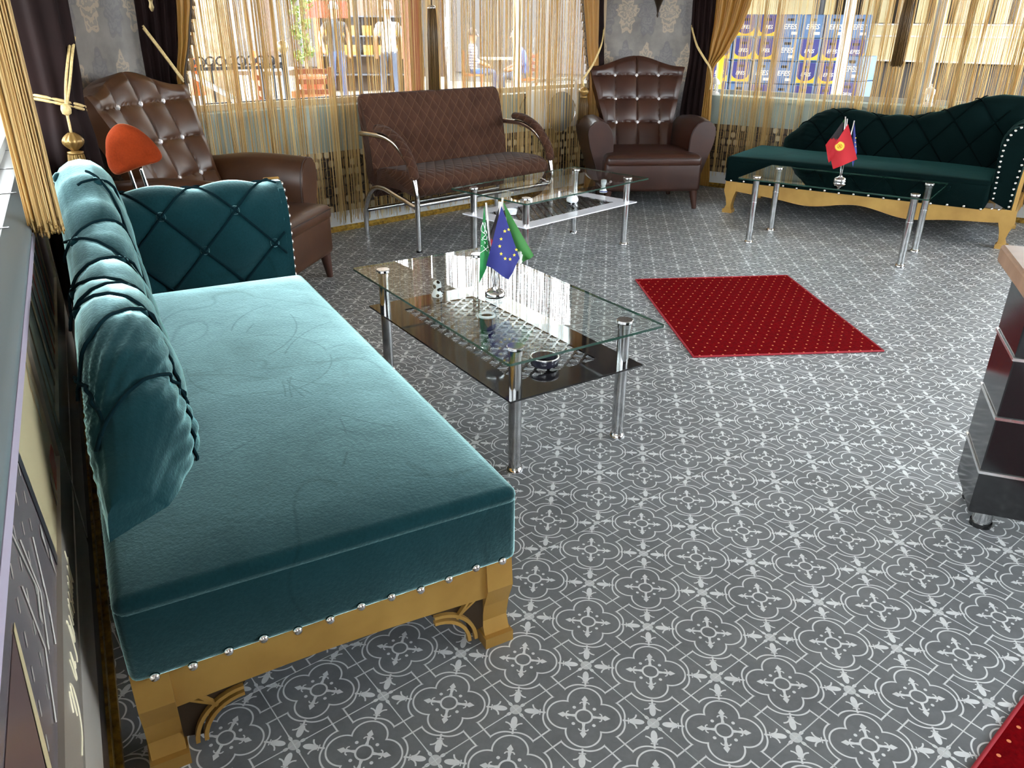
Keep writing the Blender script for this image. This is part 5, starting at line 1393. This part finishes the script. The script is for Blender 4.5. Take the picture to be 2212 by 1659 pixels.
# crates ----------------------------------------------------------
M_cr = vary(mat('blue_crate', (.2, .3, .5), .45), srgb(76, 104, 146), srgb(100, 130, 170), 5); M_crd = mat('indigo_label', srgb(58, 56, 124), .5); M_cry = mat('yellow_label', srgb(232, 178, 50), .5); M_crw = mat('white_print', srgb(240, 240, 238), .5); M_hole = mat('crate_hole', srgb(30, 28, 34), .8)
CWd, CHt, CDp = .285, .292, .38
big = text_mesh('EFES', .088, .0006, .15, .0015); sml = text_mesh('EFES', .066, .0006, .15, .0012)
for me in (big, sml):
    me.materials.clear(); me.materials.append(M_crw)
    me.transform(Matrix.Rotation(PI/2, 4, 'X'))
def crate_parts(kind):
    L_ = []; b = MB(); hw = CWd/2-.003
    b.box(-hw, hw, 0, CDp, .0, CHt-.006); L_.append(('body', obj('body', rbox(-hw, hw, 0, CDp, 0, CHt-.006, .012, 2), M_cr).data, (0, 0, 0)))
    L_.append(('handle_slot', MB().box(-.042, .042, -.003, .004, .205, .238).build('handle_slot', M_hole).data, (0, 0, 0)))
    for x in (-hw+.008, hw-.02): L_.append(('rib', MB().box(x, x+.012, -.004, .002, .01, CHt-.02).build('rib', M_cr).data, (0, 0, 0)))
    if kind == 'arch':
        pan = [(-.11, .275), (.11, .275), (.11, .10)]+[(.11*math.cos(math.radians(a)), .10+.075*math.sin(math.radians(a))) for a in range(0, -181, -15)]+[(-.11, .10)]
        L_.append(('label_panel', MB().prism(pan, lambda a, c: Vector((a, -.0025, c)), lambda a, c: Vector((a, -.001, c))).build('label_panel', M_crd).data, (0, 0, 0)))
        yl = [(-.118, .13)]+[(.118*math.cos(math.radians(a)), .13+.085*math.sin(math.radians(a))) for a in range(180, 361, 15)]+[(.118, .02), (-.118, .02)]
        L_.append(('yellow_band', MB().prism(yl, lambda a, c: Vector((a, -.004, c)), lambda a, c: Vector((a, -.002, c))).build('yellow_band', M_cry).data, (0, 0, 0)))
        L_.append(('lettering', sml, (0, -.006, .128)))
    else:
        L_.append(('lettering', big, (0, -.005, .135))); L_.append(('white_tag', MB().box(.025, .10, -.004, .0, .04, .075).build('white_tag', M_crw).data, (0, 0, 0)))
    for o in [o for o in COL.objects if o.parent is None and o.name.split('.')[0] in ('body', 'handle_slot', 'rib', 'label_panel', 'yellow_band', 'white_tag')]: D.objects.remove(o)
    return L_
CK = {'arch': crate_parts('arch'), 'plain': crate_parts('plain')}
cA, cB = at(1600, 130, 12.1), at(1795, 130, 12.1); cA.z = cB.z = 0
cd = (cB-cA).normalized(); crz = math.atan2(cd.y, cd.x)
GRID = [['plain', 'arch', 'arch', 'plain', 'plain', 'plain', 'plain'], ['arch', 'arch', 'arch', 'plain', 'arch', 'arch', 'arch'], ['arch', 'arch', 'plain', 'plain', 'arch', 'arch', 'plain'], ['arch', 'plain', 'arch', 'plain', 'arch', 'arch', 'arch'], ['plain', 'arch', 'plain', 'arch', 'plain', 'arch', 'plain']]
LV = ['top layer', 'fourth layer', 'third layer', 'second layer', 'bottom layer']
def crate(p, z, kind, label, rz=crz):
    t = thing('bottle_crate', label, 'crate', (p.x, p.y, z), rz, 'stacked blue crates outside')
    for nm, me, l in CK[kind]: o = D.objects.new(nm, me); o.location = l; link(o, t)
for r in range(5):
    for c in range(-1, 6):
        if r == 0 and c == -1: pass
        p = cA+cd*(CWd*1.01*(c+.05)); k = GRID[r][c+1]
        crate(p, (4-r)*CHt, k, 'blue crate with %s, %s from the yellow post in the %s' % ('yellow curved label' if k == 'arch' else 'plain white lettering', ['first', 'second', 'third', 'fourth', 'fifth', 'sixth', 'seventh'][c+1], LV[r]))
cf = at(1838, 150, 11.2); cf.z = 0
for r in range(3): crate(cf, (2-r)*CHt+.11, ['plain', 'arch', 'plain'][r], 'blue crate %s of the short stack beside the white post' % ['on top', 'in the middle', 'at the bottom'][r], crz-.5)
t = thing('pallet', 'dark pallet under the short stack of crates', 'pallet', (cf.x, cf.y, -.115), crz-.5); MB().box(-.2, .2, -.02, .42, .16, .222).build('deck', M_iron, t)
for x in (-.2, -.03, .14): MB().box(x, x+.06, -.02, .42, 0, .16).build('bearer', M_iron, t)
t = thing('plinth', 'low concrete kerb under the long stack of crates', 'kerb', (cA.x, cA.y, -.115), crz); MB().box(-.7, 2.1, -.05, .5, 0, .113).build('block', M_fac[3], t)
p = at(1815, 150, 10.6); t = thing('white_post', 'white painted post standing before the crates', 'post', (p.x, p.y, -.115), crz); MB().tube([(0, 0, 0), (0, 0, 2.44)], .062, 16).build('shaft', M_white, t, True); MB().box(-.065, .065, -.068, -.055, .62, .70).build('notice', M_beige, t)
p = at(1553, 170, 11.4); t = thing('yellow_post', 'yellow post beside the long stack of crates', 'post', (p.x, p.y, -.115)); MB().tube([(0, 0, 0), (0, 0, 1.25)], .045, 14).build('shaft', mat('yellow_paint', srgb(236, 190, 40), .5), t, True); MB().lathe([(.05, 1.25), (.03, 1.29), (.004, 1.30)], 14).build('cap', M_iron, t, True)
# cream building with awning box
a = at(1480, 60, 14.2); b = at(2330, 60, 13.2); a.z = b.z = -.115; d = b-a; ln = d.length
t = thing('building', 'cream building with dark base behind the stacked crates', 'building', a, math.atan2(d.y, d.x))
MB().box(0, ln*.42, 0, .4, 0, 4).build('wall', M_fac[2], t); MB().box(ln*.42, ln, 0, .4, 0, .95).build('dark_base', M_fac[1], t); MB().box(ln*.42, ln, .2, .5, .95, 4).build('shop_front', M_fac[1], t)
aw = MB().box(ln*.44, ln, -.12, .2, .98, 1.46).build('awning_box', M_fac[2], t)
MB().box(-.5, ln, -4.4, .3, 2.45, 2.55).build('shade_canopy', M_fac[1], t)  # added out of view to keep sun and sky off the crates
for z in (.98, 1.30, 1.45): MB().box(ln*.44, ln, -.15, -.11, z, z+.02).build('ledge_line', M_white, aw)
for k in range(12):
    x = ln*(.45+.046*k); MB().box(x, x+ln*.028, .12, .22, 1.48, 3.2).build('shutter', M_fac[2] if k % 3 else M_beige, t)
MB().tube([(ln*.40, -.3, 0), (ln*.40, -.3, 4)], .08, 12).build('column', M_iron, t, True)
# building beyond the near window
a = L(-4, 11.0, -.115); b = L(6, 12, -.115); d = b-a
t = thing('building', 'pale building seen through the near window', 'building', a, math.atan2(d.y, d.x)); MB().box(0, d.length, 0, .4, 0, 3).build('wall', M_fac[3], t)
for k in range(6): f = MB().box(1.2+k*1.6, 2.2+k*1.6, -.05, .02, .9, 2.2).build('window', M_white, t); MB().box(1.25+k*1.6, 2.15+k*1.6, -.06, -.03, .95, 2.15).build('pane', M_blackglass, f)
